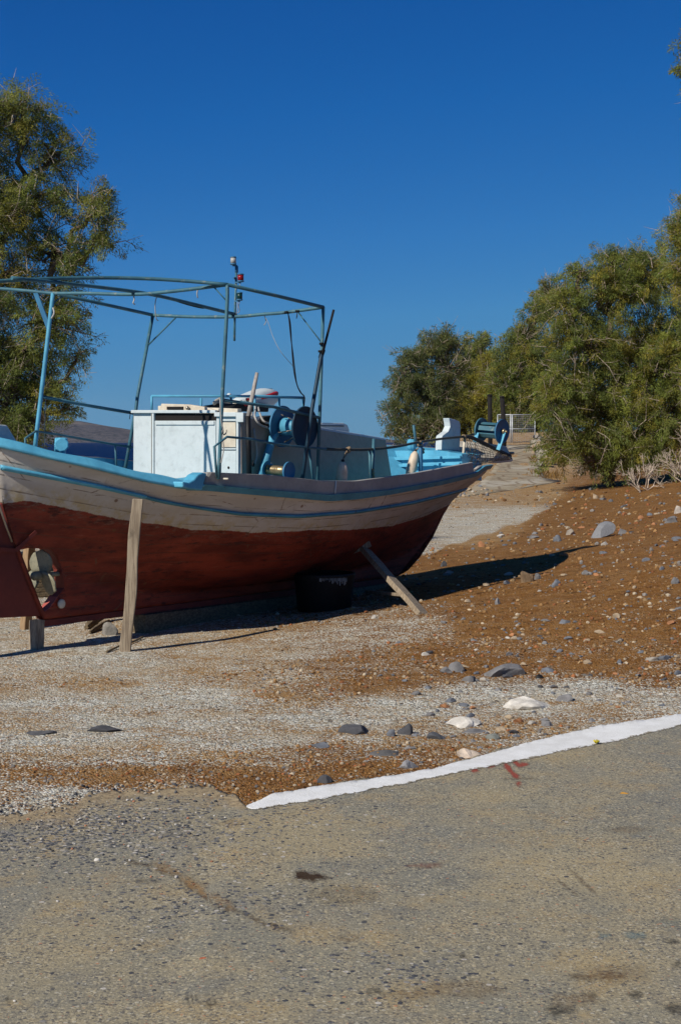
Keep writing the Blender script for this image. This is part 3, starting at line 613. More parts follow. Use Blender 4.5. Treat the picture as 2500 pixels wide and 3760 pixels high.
# grey bulwark forward (blue inside), with the upturned blue end
BT = curve([(700,1742),(758,1733),(982,1743),(1181,1765),(1300,1766),(1368,1757),(1506,1739),(1723,1699),(1800,1687)])
def bulwark(side):
    i0, i1 = iu(742), (iu(1736) if side > 0 else .975); r = []; rb = []; n = 60 if side > 0 else 80
    for k, i in enumerate(np.linspace(i0, i1, n)):
        s, t, z = hullpt(i, 1); b = Bf(i); zt = lookup_z(s, b, BT) + HEEL * b
        if side < 0: zt = max(zt, z + .13) + .02
        dz = zt - z
        f_ = lambda tt_, zz_, ds=0: Wd(s + ds, side * tt_, zz_ - HEEL * side * tt_)
        lean = .045 * (1 if k == 0 else 0) - (.05 if k == n - 1 and side > 0 else 0)
        r.append([f_(b + .012, z - .004), f_(b + .022, zt, lean), f_(b - .022, zt, lean), f_(b - .03, z - .004)])
        jq = 1 - .26 / (zg(i) - zk(i)); sq, tq, zq = hullpt(i, jq); tq = max(.012, min(tq, b) - .05); tu = max(.012, b - .05); dq = sq - s
        rb.append([f_(max(tq - .02, .005), zq + .01, dq - .02), f_(max(tu - .03, .005), z + .012, -.02), f_(b - .030, zt - .006, lean), f_(b - .050, zt - .006, lean), f_(max(tu - .05, .002), z + .012, -.02), f_(max(tq - .05, .002), zq + .01, dq - .02)])
    MB().sweep(r).build('bulwark', M['grey'], boat, .004)
    MB().sweep(rb).build('bulwark_lining', M['lblue'], boat)
bulwark(1); bulwark(-1)
re_ = [(672,1790),(700,1796),(744,1801),(748,1780),(762,1738),(744,1735),(728,1743),(712,1762),(694,1772),(672,1768)]
s, t, z = hullpt(iu(735), 1); MB().prism([T(u, v, t + .05) for u, v in re_], -S3 * .12).build('rail_end', M['lblue'], boat, .012)
tb = MB()
for u_ in (1222,):
    e = iu(u_); s, t, z = hullpt(e, 1); b = Bf(e); zt = lookup_z(s, b, BT) + HEEL * b
    tb.tube([Wd(s, b + .024, z - HEEL * b), Wd(s + .01, b + .030, zt - HEEL * b)], .006, 6)
tb.build('joint_strip', M['white'], boat)
# deck
dk = []
for i in np.linspace(.02, .98, 60):
    jd = 1 - .26 / (zg(i) - zk(i)); sd_, td, zd = hullpt(i, jd); td = max(.012, min(td, Bf(i)) - .052)
    dk.append([Wd(sd_, k * td, zd + .008 + .03 * (1 - k * k) - HEEL * k * td) for k in np.linspace(1, -1, 9)])
MB().sweep(dk, False).build('deck', M['lblue'], boat)
# plank ribs inside the port bow and the small raised bow deck
pk = MB()
for dz in (-.05, -.15):
    r = []
    for i in np.linspace(.80, .975, 20):
        s, t, z = hullpt(i, 1); b = Bf(i) - .07; c = Wd(s, -b, z + dz + .08 + HEEL * b); r.append([c, c + S3 * .03, c + S3 * .03 - Z3 * .03, c - Z3 * .03])
    pk.sweep(r)
pk.pieces('bow_stringer', M['lblue'], boat)
bd = []
for i in np.linspace(.865, .985, 16):
    s, t, z = hullpt(i, 1); b = max(Bf(i) - .06, .02); row = []
    for k in np.linspace(-.98, .55, 9): row.append(Wd(s, k * b, z + .085 + .045 * (1 - abs(k)) - HEEL * k * b))
    row += [Wd(s, .55 * b, z - .2), Wd(s, -.98 * b, z - .2)]; bd.append(row)
bowdeck = MB().sweep(bd).build('bow_deck', M['lblue'], boat)
sm_ = MB()
for k in (-.75, -.5, -.25, 0.0, .25):
    r = []
    for i in np.linspace(.866, .984, 12):
        s, t, z = hullpt(i, 1); b = max(Bf(i) - .06, .02); p = Wd(s, k * b, z + .087 + .045 * (1 - abs(k)) - HEEL * k * b); r.append(p)
    sm_.tube(r, .005, 4)
sm_.pieces('seam', M['dblue'], bowdeck)

lg_ = MB()
for v0, v1, th_ in ((1679, 1689, .035), (1704, 1714, .05)):
    pts_ = [Q(1436, v0 + 2, 6.21), Q(1694, v0 - 6, 6.21), Q(1694, v1 - 6, 6.21), Q(1436, v1 + 2, 6.21)]; lg_.prism(pts_, -F3 * th_)
lg_.pieces('ledge', M['lblue'], bowdeck, .004)
# rudder, its fittings, propeller
rud = [(-420,2290),(152,2262),(100,2138),(58,2018),(22,1930),(-6,1852),(-40,1850),(-60,1900),(-330,2120)]
rudder = MB().prism([T(u, v, .028) for u, v in rud], -S3 * .056).build('rudder', M['redhull'], boat, .008)
MB().bar(T(58, 2022, .05), T(134, 1952, .10), .012, .03).bar(T(58, 2022, .05), T(-80, 2010, .06), .012, .035).pieces('gudgeon', M['redhull'], rudder)
MB().tube([T(-14, 1800, .06), T(0, 1860, .06), T(27, 1940, .06), T(45, 1990, .06)], .009, 8).build('rod', M['steel'], rudder)
MB().tube([T(-6, 1852, .0), T(58, 2018, .0), T(152, 2262, .0)], .034, 10).build('rudder_stock', M['redhull'], rudder)
hubp = T(150, 2113, 0.0)
prop = MB().lathe(hubp - F3 * .07, F3, [(-.03, .012), (-.015, .03), (.0, .038), (.12, .042), (.16, .036)], 20).build('propeller', M['bronze'], boat)
def blade(ang):
    m = MB(); R_ = .215; r0 = .03; nr_, na = 9, 7; vs = []
    ur = S3 * math.sin(ang) + Z3 * math.cos(ang); ut = S3 * math.cos(ang) - Z3 * math.sin(ang)
    for a_ in range(nr_):
        q = a_ / (nr_ - 1); r_ = r0 + (R_ - r0) * q; wd = .034 + .066 * math.sin(math.pi * min(1, .12 + .80 * q)) ** .9
        if a_ == nr_ - 1: wd *= .35
        pitch = .50 - .25 * q
        for b_ in range(na):
            k = (b_ / (na - 1) * 2 - 1) * wd; vs.append(hubp + ur * (r_ - .012 * (k / max(wd, .01)) ** 2) + ut * k * math.cos(pitch) + F3 * (k * math.sin(pitch)))
    fs = [(a_ * na + b_, a_ * na + b_ + 1, (a_ + 1) * na + b_ + 1, (a_ + 1) * na + b_) for a_ in range(nr_ - 1) for b_ in range(na - 1)]
    m.add(vs, fs, True); o = m.build('blade', M['bronze'], prop); sdm = o.modifiers.new('thick', 'SOLIDIFY'); sdm.thickness = .011; sdm.offset = 0
for a_ in (0.06, 2.15, -2.05): blade(a_)
MB().tube([hubp + F3 * .02, hubp + F3 * .42], .02, 10).build('shaft', M['bronze'], prop)
for q0, q1, mt_ in ((2, 7, M['redhull']), (6, 9, M['pink'])):
    r = [[p - S3 * .05 - F3 * .004, p + S3 * .05 - F3 * .004, p + S3 * .05 + F3 * .004, p - S3 * .05 + F3 * .004] for p in [T(u, v, 0) for u, v in ap_px[q0:q1]]]; MB().sweep(r).build('aperture_rim', mt_, boat)
zn = T(225, 2217, .055); MB().lathe(zn, S3, [(0, .04), (.014, .038), (.02, .028), (.021, .006)], 20).build('anode', M['cream'], boat)

# cabin
SA = 1.84
sL, tL = SA, -.68; sR, tR = SA, .62
c_rt, c_rb = Q(881, 1519, SA), Wd(SA, .62, 1.12); c_lt, c_lb = Q(491, 1514, SA), Wd(SA, -.68, 1.12)
f_rt, f_rb = T(1414, 1609, .46), T(1450, 1765, .52); f_lt = Wd(ST(f_rt)[0], -.50, f_rt[2] + .03); f_lb = Wd(ST(f_rb)[0], -.55, f_rb[2])
f_rb = np.array([*f_rb[:2], 1.10]); f_lb = np.array([*f_lb[:2], 1.10])
# keep the front wall's slope by carrying its line down to the deck
cabin = MB().add([c_rt, c_rb, c_lt, c_lb, f_rt, f_rb, f_lt, f_lb], [(0, 2, 3, 1), (0, 1, 5, 4), (2, 6, 7, 3), (4, 5, 7, 6), (0, 4, 6, 2), (1, 3, 7, 5)]).build('cabin', M['white'], boat, .006)
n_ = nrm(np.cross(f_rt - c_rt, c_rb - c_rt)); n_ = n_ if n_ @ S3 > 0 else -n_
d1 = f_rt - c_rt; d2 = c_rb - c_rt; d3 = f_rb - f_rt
MB().prism([c_rt + d1 * .004 + d2 * .035, c_rt + d1 * .996 + d3 * .035, f_rb - d3 * .01 - d1 * .004, c_rb + d1 * .004 - d2 * .01], n_ * .006).build('side_panel', M['side_tone'], cabin)  # thin skin over the starboard wall, darker than the other cabin walls
def AF(u, v, off=.0): return Q(u, v, SA) - F3 * off     # a point on the cabin's aft face
def plate(m, u0, v0, u1, v1, off, th): # panel on the aft face
    a, b_, c, d_ = AF(u0, v0, off), AF(u1, v0, off), AF(u1, v1, off), AF(u0, v1, off); m.prism([a, b_, c, d_], -F3 * th); return m
hatch = plate(MB(), 575, 1545, 799, 1760, .002, .022).build('hatch_door', M['white'], cabin, .003)
plate(MB(), 580, 1546, 795, 1560, .0245, .012).build('ledge', M['white'], hatch, .003)
plate(MB(), 572, 1518, 801, 1544, .002, .004).build('hatch_gap', M['tar'], cabin)
tr = MB(); plate(tr, 563, 1514, 573, 1760, .002, .028); plate(tr, 802, 1530, 812, 1760, .002, .026); plate(tr, 873, 1520, 881, 1760, .002, .02); plate(tr, 813, 1646, 872, 1651, .002, .02); plate(tr, 813, 1531, 872, 1546, .002, .02)
tr.pieces('trim', M['white'], cabin, .003)
plate(MB(), 491, 1506, 800, 1517, .002, .035).build('roof_lip', M['white'], cabin, .004)
plate(MB(), 800, 1514, 880, 1530, .002, .05).build('locker_lip', M['white'], cabin, .004)
plate(MB(), 816, 1551, 869, 1642, .002, .012).build('locker_door', M['cream'], cabin, .003)
plate(MB(), 816, 1655, 870, 1760, .002, .010).build('lower_panel', M['white'], cabin, .003)
MB().lathe(AF(843, 1717, .012), -F3, [(0, .012), (.003, .012)], 14).build('knob_hole', M['tar'], cabin)
plate(MB(), 879, 1515, 906, 1550, .0, .05).build('light_box', M['white'], cabin, .004)
plate(MB(), 565, 1514, 566.5, 1760, .031, .002).build('joint_line', M['log'], cabin)
# roof clutter: coaming plank, vents, rails, raised hatch
cl = MB(); a0 = Q(588, 1497, SA + .10); a1 = Q(880, 1508, SA + .10)
cl.box((a0 + a1) / 2 - Z3 * .012, (a1 - a0) / 2, F3 * .03, Z3 * .03)
cl.build('coaming', M['cream'], cabin, .006)
bx = MB(); p = Q(640, 1498, SA + .06); bx.prism([Q(588, 1509, SA + .04), Q(592, 1482, SA + .04), Q(690, 1485, SA + .04), Q(760, 1496, SA + .04), Q(800, 1509, SA + .04)], F3 * .06); bx.build('roof_fairing', M['cream'], cabin, .006)
plate_ = MB().prism([Q(613, 1493, SA + .03), Q(672, 1493, SA + .03), Q(672, 1504, SA + .03), Q(613, 1504, SA + .03)], F3 * .02); plate_.build('fairing_slot', M['tar'], cabin)
MB().lathe(Q(689, 1500, SA + .02), Z3, [(-.01, .012), (.01, .02), (.022, .006)], 12).build('roof_vent', M['steel'], cabin)
dk_ = MB().prism([Q(742, 1508, SA + .5), Q(745, 1490, SA + .5), Q(800, 1481, SA + .5), Q(868, 1482, SA + .5), Q(868, 1510, SA + .5)], F3 * .5); dk_.build('roof_hatch', M['black'], cabin, .01)
hv = MB(); hp_ = [T(1178, 1608, .2), T(1178, 1556, .2), T(1184, 1552, .2), T(1262, 1553, .2), T(1276, 1560, .2), T(1283, 1578, .2), T(1283, 1612, .2)]
hv.prism(hp_, -S3 * .35); hv.build('forward_hatch', M['white'], cabin, .008)
hl = MB(); hl.prism([T(1178, 1562, .203), T(1262, 1563, .203), T(1262, 1566, .203), T(1178, 1565, .203)], S3 * .004); hl.build('hatch_seam', M['tar'], cabin)
rp = MB(); RL = [T(558, 1509, -.55), T(558, 1454, -.55)]
A_ = Q(558, 1454, SA + .12); B_ = Q(936, 1454, SA + .12)
rail_s = ST(T(1114, 1461, .40))[0]
pA = Q(558, 1454, SA + .10); pB = T(936, 1455, .40); pC = T(1114, 1461, .40); pD = Wd(rail_s, -.50, pC[2] + .03)
rp.tube([pA, pB], .012, 8).tube([pB, pC], .014, 8).tube([pC, pD], .012, 8).tube([pD, pA], .012, 8)
for q in (pA, pB, T(1025, 1458, .40), pC, T(739, 1462, -.05), pD):
    rp.tube([q, q - Z3 * (.16 if q is not pA else .14)], .012, 8)
rp.build('roof_rail', M['pipe2'], cabin)

# canopy frame of pipes
can = MB(); rr = .0145
P1, P2 = T(835, 1045, .9), T(1187, 1128, .95); P3, P4 = T(562, 1157, -.95), T(196, 1077, -.9)
P1b, P2b, P3b, P4b = T(803, 1760, .92), T(1165, 1790, .97), T(458, 1735, -.97), T(129, 1650, -.92)
can.tube(smooth_path([P1, P1 + (P1b - P1) * .12 + S3 * .008, P1 + (P1b - P1) * .6, P1b], 4), .0165, 10)
can.tube([P2, P2 + (P2b - P2) * .5, P2b], .0165, 10)
can.tube([P3, P3 + (P3b - P3) * .52 - F3 * .01, P3 + (P3b - P3) * .6, P3b], .017, 10)
can.pieces('canopy_post', M['pipe'], boat)
ob_ = MB().tube(smooth_path([P4, P4 + (P4b - P4) * .25, P4 + (P4b - P4) * .6, P4b], 4), .0195, 10).build('canopy_post', M['pipe2'], boat)
c2 = MB(); c2.tube([P1, (P1 + P2) / 2 + Z3 * .004, P2], .0165, 10); c2.build('side_pipe', M['pipe'], boat)
c3 = MB(); pm = lambda pts: smooth_path([T(u, v, t) for u, v, t in pts], 5)
def along(A, B, pts):                                  # points on the line of sight, held on the upright plane through A and B
    d = (B - A)[:2]; n_ = np.array([-d[1], d[0]]); out = []
    for u, v in pts:
        dx = (u - CX) / FPX; dd = (A[:2] @ n_) / (dx * n_[0] + n_[1]); out.append(P(u, v, dd))
    return out
mid = along(P2, P3, [(1048, 1147), (965, 1154), (861, 1163), (700, 1163)]); c3.tube(smooth_path([P2] + mid + [P3], 4), .0165, 10)
aft = along(P1, P4, [(700, 1062), (600, 1073), (491, 1081), (312, 1077)]); ext = along(P1, P4, [(100, 1068), (0, 1060), (-160, 1050)])
c3.tube(smooth_path([P1] + aft + [P4] + ext, 4), .0165, 10)
c3.pieces('cross_pipe', M['pipe'], boat)
c4 = MB(); c4.tube([along(P3, P4, [(216, 1080)])[0], P3], .0165, 10)
D0 = T(45, 1021, -.05); c4.tube(smooth_path([T(866, 1155, -.02), T(700, 1114, -.02), T(580, 1086, -.03), T(460, 1066, -.04), T(200, 1036, -.05), D0], 4), .0165, 10)
A1 = along(P1, P4, [(560, 1024)])[0]
c4.tube(smooth_path([P1, Q(700, 1033, 1.15), Q(560, 1024, .95), Q(400, 1020, .65), Q(200, 1023, .2), Q(0, 1032, -.3), Q(-160, 1042, -.6)], 4), .0165, 10)
c4.pieces('roof_pipe', M['pipe'], boat)
br = MB(); br.tube(along(P2, P3, [(1094, 1146)]) + [T(1179, 1256, .95)], .006, 6); br.tube(along(P2, P3, [(647, 1165)]) + [P3 + (P3b - P3) * .2], .008, 6)
br.tube(along(P1, P4, [(785, 1053)]) + [P1 + (P1b - P1) * .085], .006, 6); br.tube(along(P3, P4, [(237, 1083)]) + [P4 + (P4b - P4) * .07], .007, 6)
br.pieces('corner_brace', M['pipe'], boat)
fb0 = along(P1, P4, [(129, 1066)])[0]; fb1 = P4 + (P4b - P4) * .225
MB().bar(fb0, fb1, .012, .05, S3).build('flat_brace', M['dblue'], boat)
mr = MB(); mr.tube([P1 + (P1b - P1) * .595, T(1005, 1494, .94), P2 + (P2b - P2) * .615], .014, 8); mr.tube([P4 + (P4b - P4) * .665, along(P4, P3, [(330, 1490)])[0], P3 + (P3b - P3) * .63], .0155, 8)
mr.pieces('mid_rail', M['pipe'], boat)
# lower guard rails and their stanchions
gr = MB(); tz = .98
gr.tube([T(797, 1755, tz), T(787, 1640, tz), T(834, 1604, tz), T(920, 1612, tz), T(1005, 1629, tz), T(1061, 1637, tz), T(1198, 1649, tz)], .011, 8)
gr.tube([T(94, 1655, -.9), T(94, 1610, -.9), T(133, 1583, -.9), T(214, 1596, -.92), T(420, 1632, -.95), T(487, 1642, -.95)], .011, 8)
gr.tube([T(424, 1632, -.95), T(429, 1730, -.95)], .010, 8)
gr.pieces('guard_rail', M['pipe'], boat)
def post(pts, r, mt, nm='stanchion'): return MB().tube(pts, r, 8).build(nm, mt, boat)
post([T(1372, 1611, .86), T(1365, 1790, .86)], .016, M['pipe']); post([T(1356, 1654, .87), T(1362, 1780, .87)], .012, M['pipe']); post([T(1134, 1640, .94), T(1152, 1785, .94)], .012, M['pipe'])
post([T(1543, 1620, .52), T(1545, 1760, .52)], .024, M['dblue']); post([T(1518, 1561, .0), T(1528, 1640, .0)], .016, M['pipe'])
post([T(1706, 1605, .16), T(1697, 1705, .16)], .016, M['cream'])
rl = smooth_path([T(1198, 1649, .98), T(1277, 1651, .93), T(1358, 1650, .87), T(1455, 1640, .72), T(1535, 1624, .53), T(1623, 1611, .36), T(1703, 1603, .17)], 6)
MB().tube(rl, .0135, 8).build('rope_rail', M['darkrope'], boat)
tip = T(1872, 1675, .02)
MB().tube(smooth_path([T(1700, 1605, .17), T(1722, 1604, .15), T(1760, 1620, .12), T(1820, 1650, .06), tip], 6), .024, 9).build('bow_rope', M['darkrope'], boat)
kn = MB()
for u, v, t in ((1703, 1604, .17), (1540, 1627, .52), (1278, 1651, .93), (1365, 1730, .86), (1366, 1742, .86), (1545, 1640, .52), (1549, 1655, .5)):
    c = T(u, v, t)
    for k in range(2): kn.lathe(c + Z3 * (k * .03 - .02), nrm([rnd.uniform(-.5, .5), rnd.uniform(-.5, .5), 1]), [(-.014, .012), (-.008, .028), (.008, .028), (.014, .012)], 10)
kn.pieces('knot', M['rope'], boat)
# bow: bitts, S shaped board, sprit, netting, net reel
def bitt(c, r, h, mt, nm='bitt'):
    return MB().lathe(c, Z3, [(-.15, r * .55), (h * .25, r * .55), (h * .32, r * .8), (h * .45, r), (h * .8, r), (h, r * .75)], 9, False).build(nm, mt, boat, .006)
bitt(T(1511, 1668, -.05), .055, .17, M['lblue'])
lb = T(228, 1668, .20); bl = MB(); 
for k in (-1, 1):
    ax = nrm(-F3 * .72 + S3 * .69 * k + np.array([0, 0, .05])); bl.lathe(lb + Z3 * .075, ax, [(-.03, .05), (.0, .058), (.05, .060), (.058, .052)], 9, False)
bl.lathe(lb, Z3, [(-.05, .035), (.03, .035), (.06, .05), (.128, .05), (.136, .03)], 8, False)
bl.build('winch_head', M['lblue'], boat, .004)
sbp = [(1598,1655),(1601,1640),(1603,1610),(1607,1602),(1622,1598),(1636,1588),(1645,1572),(1643,1555),(1630,1536),(1648,1534),(1668,1541),(1684,1549),(1690,1560),(1690,1600),(1687,1660)]
sfull = [T(u, v, -.02) for u, v in [(1620,1655),(1622,1605),(1625,1599),(1645,1584),(1653,1566),(1651,1550),(1648,1535),(1670,1540),(1686,1547),(1690,1560),(1690,1600),(1686,1660)]]
MB().prism(sfull, -S3 * .085).build('bow_board', M['white'], boat, .006)
spr = MB(); a0, a1 = Wd(7.05, -.03, 1.50), tip
def srow(c, w, h1, h0): return [c + S3 * w + Z3 * (h1 - .09), c - S3 * w + Z3 * (h1 + .06 + w * .35), c - S3 * w - Z3 * h0, c + S3 * w - Z3 * (h0 + .06)]
spr.sweep([srow(T(1690, 1668, -.05), .16, .05, .05), srow(T(1740, 1668, -.03), .15, .05, .045), srow(T(1800, 1668, 0), .12, .045, .05), srow(T(1850, 1668, 0), .07, .035, .04), srow(T(1870, 1668, 0), .045, .03, .03)])
sprit = spr.build('bow_platform', M['cream'], boat, .01)
MB().lathe(T(1872, 1664, 0) - S3 * .05, S3, [(0, .018), (.10, .018)], 10).build('tip_roller', M['steel'], sprit)
MB().tube([T(1692, 1648, -.28), T(1830, 1648, -.28)], .02, 8).build('cross_beam', M['lblue'], boat)
# netting draped from the rope down over the platform
top_ = smooth_path([T(1703, 1606, .18), T(1722, 1606, .16), T(1760, 1622, .13), T(1815, 1650, .08), T(1865, 1676, .03)], 6)
bot_ = smooth_path([T(1700, 1700, .26), T(1730, 1708, .24), T(1770, 1704, .20), T(1810, 1694, .15), T(1862, 1690, .08)], 6)
nt_ = MB(); n_ = len(top_); L = 9
gridp = [[top_[k] * (1 - q) + bot_[k] * q + S3 * .05 * math.sin(math.pi * q) + S3 * .01 * math.sin(k * 1.7 + q * 9) for q in np.linspace(0, 1, L)] for k in range(n_)]
for k in range(n_): nt_.tube(gridp[k], .0032, 3, caps=False)
for q in range(L): nt_.tube([gridp[k][q] for k in range(n_)], .0032, 3, caps=False)
nt_.build('netting', M['net'], boat)
def disc(c, ax, r, mt, nm, parent, th=.018, hub=.0):
    return MB().lathe(c - ax * th / 2, ax, [(0, r * .97), (.0, r), (th, r), (th, r * .97), (th * .72, r * .93), (th * .72, .02)], 40).build(nm, mt, parent)
reel = MB(); b0, b1 = T(1767, 1578, -.16), T(1842, 1584, .14); ax = nrm(b1 - b0)
bow_reel = MB().lathe(b0, ax, [(0, .05), (np.linalg.norm(b1 - b0), .05)], 16).build('bow_reel', M['dblue'], boat)
for k in range(6):
    a_ = k / 6 * 2 * math.pi + .3; e1 = nrm(np.cross(ax, Z3)); e2 = np.cross(e1, ax); o_ = (math.cos(a_) * e1 + math.sin(a_) * e2) * .085
    MB().box((b0 + b1) / 2 + o_, (b1 - b0) * .5, (-math.sin(a_) * e1 + math.cos(a_) * e2) * .028, nrm(o_) * .008).build('slat', M['pipe'], bow_reel)
disc(b0, ax, .145, M['pipe'], 'flange', bow_reel); disc(b1, ax, .150, M['dblue'], 'flange', bow_reel)
MB().lathe(b1 + ax * .012, ax, [(0, .034), (.03, .034), (.034, .028)], 14).lathe(b1 + ax * .045, ax, [(0, .016), (.03, .016)], 12).build('bearing', M['brass'], bow_reel)
st1 = MB().bar(b1 + ax * .04 + Z3 * .01, T(1828, 1652, .12), .015, .05, S3).bar(T(1752, 1590, -.16), T(1738, 1640, -.16), .02, .05, S3).pieces('reel_stand', M['lblue'], bow_reel)

# net hauler amidships: two big discs on a leaning blue post, small spool below
h0 = T(1037, 1566, .68); h1 = h0 + S3 * .255 - Z3 * .008; hax = nrm(h1 - h0)
hauler = MB().lathe(h0, hax, [(0, .082), (.12, .080), (.16, .06), (.2, .055), (np.linalg.norm(h1 - h0), .05)], 24).build('net_hauler', M['pipe2'], boat)
disc(h0, hax, .192, M['dblue'], 'disc', hauler); disc(h1, hax, .192, M['navy'], 'disc', hauler)
ug = nrm(np.cross(hax, Z3)); vg = np.cross(ug, hax)
for a_ in (.55, 1.15, 1.75, 2.5, 3.4, 4.3, 5.5):
    d_ = math.cos(a_ + 1.6) * ug + math.sin(a_ + 1.6) * vg; c = h0 + hax * .17
    MB().tube([c + d_ * .05, c + d_ * .085, c + d_ * .15 - hax * .11], .0055, 6).build('finger', M['steel'], hauler)
c_ = h0 + hax * .17; MB().tube([c_ + (math.cos(a_) * ug + math.sin(a_) * vg) * .058 for a_ in np.linspace(0, 2 * math.pi, 15)], .008, 6).build('finger_ring', M['brass'], hauler)
MB().tube([h0 - hax * .03 - Z3 * .02, T(1000, 1610, .66), T(955, 1765, .66)], [.03, .038, .038], 12).build('stand', M['pipe2'], hauler)
s0 = T(981, 1724, .72); s1 = s0 + S3 * .245 - Z3 * .012; sax = nrm(s1 - s0)
spool = MB().lathe(s0, sax, [(0, .048), (.02, .040), (np.linalg.norm(s1 - s0) * .5, .044), (np.linalg.norm(s1 - s0), .040)], 20).build('wire_spool', M['brass'], boat)
disc(s0, sax, .082, M['pipe2'], 'flange', spool); disc(s1, sax, .085, M['dblue'], 'flange', spool)
hs_ = MB()
for pts in ([(935,1470,.3),(938,1500,.45),(936,1530,.62),(950,1555,.66),(975,1568,.66),(1000,1572,.64)], [(944,1478,.3),(955,1520,.55),(970,1548,.66),(1000,1558,.64)], [(925,1515,.4),(933,1580,.62),(941,1630,.64),(944,1660,.64),(941,1685,.64),(935,1703,.64)]):
    hs_.tube(smooth_path([T(*p) for p in pts], 5), .0095, 8)
hs_.pieces('hose', M['hose'], boat)
MB().tube(smooth_path([T(935, 1700, .64), T(930, 1712, .64), T(927, 1705, .64), T(929, 1690, .64)], 4), .007, 6).build('hose_hook', M['rubber'], boat)
MB().prism([T(968, 1530, .63), T(1002, 1525, .63), T(1004, 1562, .63), T(980, 1566, .63), T(964, 1552, .63)], -S3 * .1).build('hydraulic_block', M['rubber'], boat, .008)
MB().tube([T(995, 1700, .85), T(1000, 1700, .85)], .004, 6).build('hook', M['steel'], boat)

# tall pole stump, loose boat hook pole, light mast, cables
MB().tube([T(912, 1530, .72), T(926, 1460, .72), T(944, 1369, .72)], [.022, .020, .0165], 9).build('pole_top', M['greywood'], boat)
MB().tube([T(916, 1775, .72), T(913, 1640, .72), T(911, 1528, .72)], .024, 9).build('pole_base', M['black'], boat)
mast = MB().tube([T(861, 1252, -.02), T(862, 1180, -.02), T(864, 1120, -.02), T(868, 1000, -.02)], .011, 8).build('light_mast', M['pipe'], boat)
def lamp(u, v, t, r, h, lens):
    c = T(u, v, t); o = MB().lathe(c, Z3, [(-h / 2, r * .96), (h / 2, r * .96)], 16).build('lamp', lens, mast)
    MB().lathe(c + Z3 * h / 2, Z3, [(0, r * 1.05), (.008, r * 1.05), (.014, r * .7)], 16).lathe(c - Z3 * (h / 2 + .014), Z3, [(0, r * .9), (.006, r * 1.15), (.014, r * 1.05)], 16).build('lamp_cap', M['dblue'], o)
lamp(857, 957, -.02, .028, .055, M['clearlens']); lamp(884, 1020, .03, .030, .055, M['redlens']); lamp(880, 1088, .03, .028, .055, M['greenlens'])
lbk = MB(); lbk.bar(T(857, 975, -.02), T(870, 976, -.02), .02, .014).tube([T(869, 978, -.02), T(869, 1001, -.02)], .016, 8).bar(T(864, 1037, -.02), T(884, 1038, .03), .02, .012).bar(T(863, 1106, -.02), T(880, 1106, .03), .02, .012).bar(T(858, 1022, -.02), T(866, 1022, -.02), .015, .02)
lbk.pieces('bracket', M['dblue'], mast)
cb = MB(); cb.tube(smooth_path([T(884, 1040, .03), T(878, 1052, .02), T(870, 1050, 0), T(866, 1065, 0)], 4), .003, 5); cb.tube(smooth_path([T(880, 1107, .03), T(877, 1125, .02), T(880, 1140, .02), T(874, 1150, 0)], 4), .004, 5); cb.tube(smooth_path([T(872, 1110, .02), T(872, 1130, .02), T(868, 1155, 0)], 4), .003, 5)
cb.pieces('lamp_cable', M['hose'], mast)
cw = MB(); cpts = [(1058,1149,.6),(1062,1180,.6),(1068,1240,.58),(1076,1300,.55),(1083,1362,.52),(1090,1410,.5),(1103,1440,.45),(1118,1458,.42),(1116,1490,.42)]
cw.tube(smooth_path([T(*p) for p in cpts], 4), .006, 6); cw.tube(smooth_path([T(u + 4 * math.sin(k * 1.3), v + 4, t) for k, (u, v, t) in enumerate(cpts)], 4), .005, 6)
dr = along(P1, P4, [(590, 1092)])
cw.tube(smooth_path([T(617, 1095, -.03), T(660, 1110, -.02), T(700, 1122, -.02), T(745, 1132, -.02), T(762, 1127, -.02)], 4), .005, 6)
cw.pieces('cable', M['rubber'], boat)
tw = MB(); tw.tube(smooth_path([T(969, 1157, .3), T(985, 1185, .35), T(1002, 1235, .4), T(1030, 1290, .5), T(1077, 1346, .53)], 4), .0025, 4)
tw.tube(smooth_path([T(971, 1156, .3), T(977, 1180, .3), T(970, 1194, .3)], 4), .004, 5)
tw.tube(smooth_path([T(580, 1080, -.03), T(572, 1105, -.03), T(570, 1130, -.03), T(574, 1168, -.03), T(582, 1178, -.03)], 4), .0045, 5)
tw.tube(smooth_path([T(491, 1082, -.05), T(494, 1100, -.05), T(490, 1112, -.05), T(496, 1118, -.05)], 4), .006, 5)
tw.tube(smooth_path([T(727, 1062, .3), T(724, 1078, .3), T(727, 1094, .3)], 4), .006, 5)
tw.tube(smooth_path([T(196, 1130, -.88), T(200, 1150, -.86), T(190, 1170, -.88)], 4), .008, 5)
tw.tube(smooth_path([T(168, 1470, -.9), T(166, 1550, -.9), T(165, 1640, -.9)], 4), .003, 4)
tw.tube(smooth_path([T(809, 1465, .93), T(812, 1540, .95), T(820, 1580, .95), T(818, 1610, .95), T(822, 1650, .95), T(812, 1700, .95)], 4), .0055, 5)
tw.pieces('cord', M['hose'], boat)
MB().tube(smooth_path([T(818, 1580, .95), T(817, 1590, .95), T(823, 1596, .95), T(830, 1590, .95), T(832, 1578, .95)], 4), .006, 6).build('hook', M['steel'], boat)
tie = MB()
for (u, v, t) in ((480, 1515, -.95), (1180, 1262, .96), (1176, 1290, .97), (965, 1153, .28), (1052, 1147, .6), (1092, 1143, .75)):
    for k in range(3): c = T(u, v, t); tie.tube([c, c + np.array([rnd.uniform(-.04, .04), rnd.uniform(-.04, .04), rnd.uniform(-.07, .03)])], .0035, 4); tie.lathe(c - Z3 * .01, Z3, [(0, .02), (.02, .02)], 8)
tie.pieces('lashing', M['rubber'], boat)
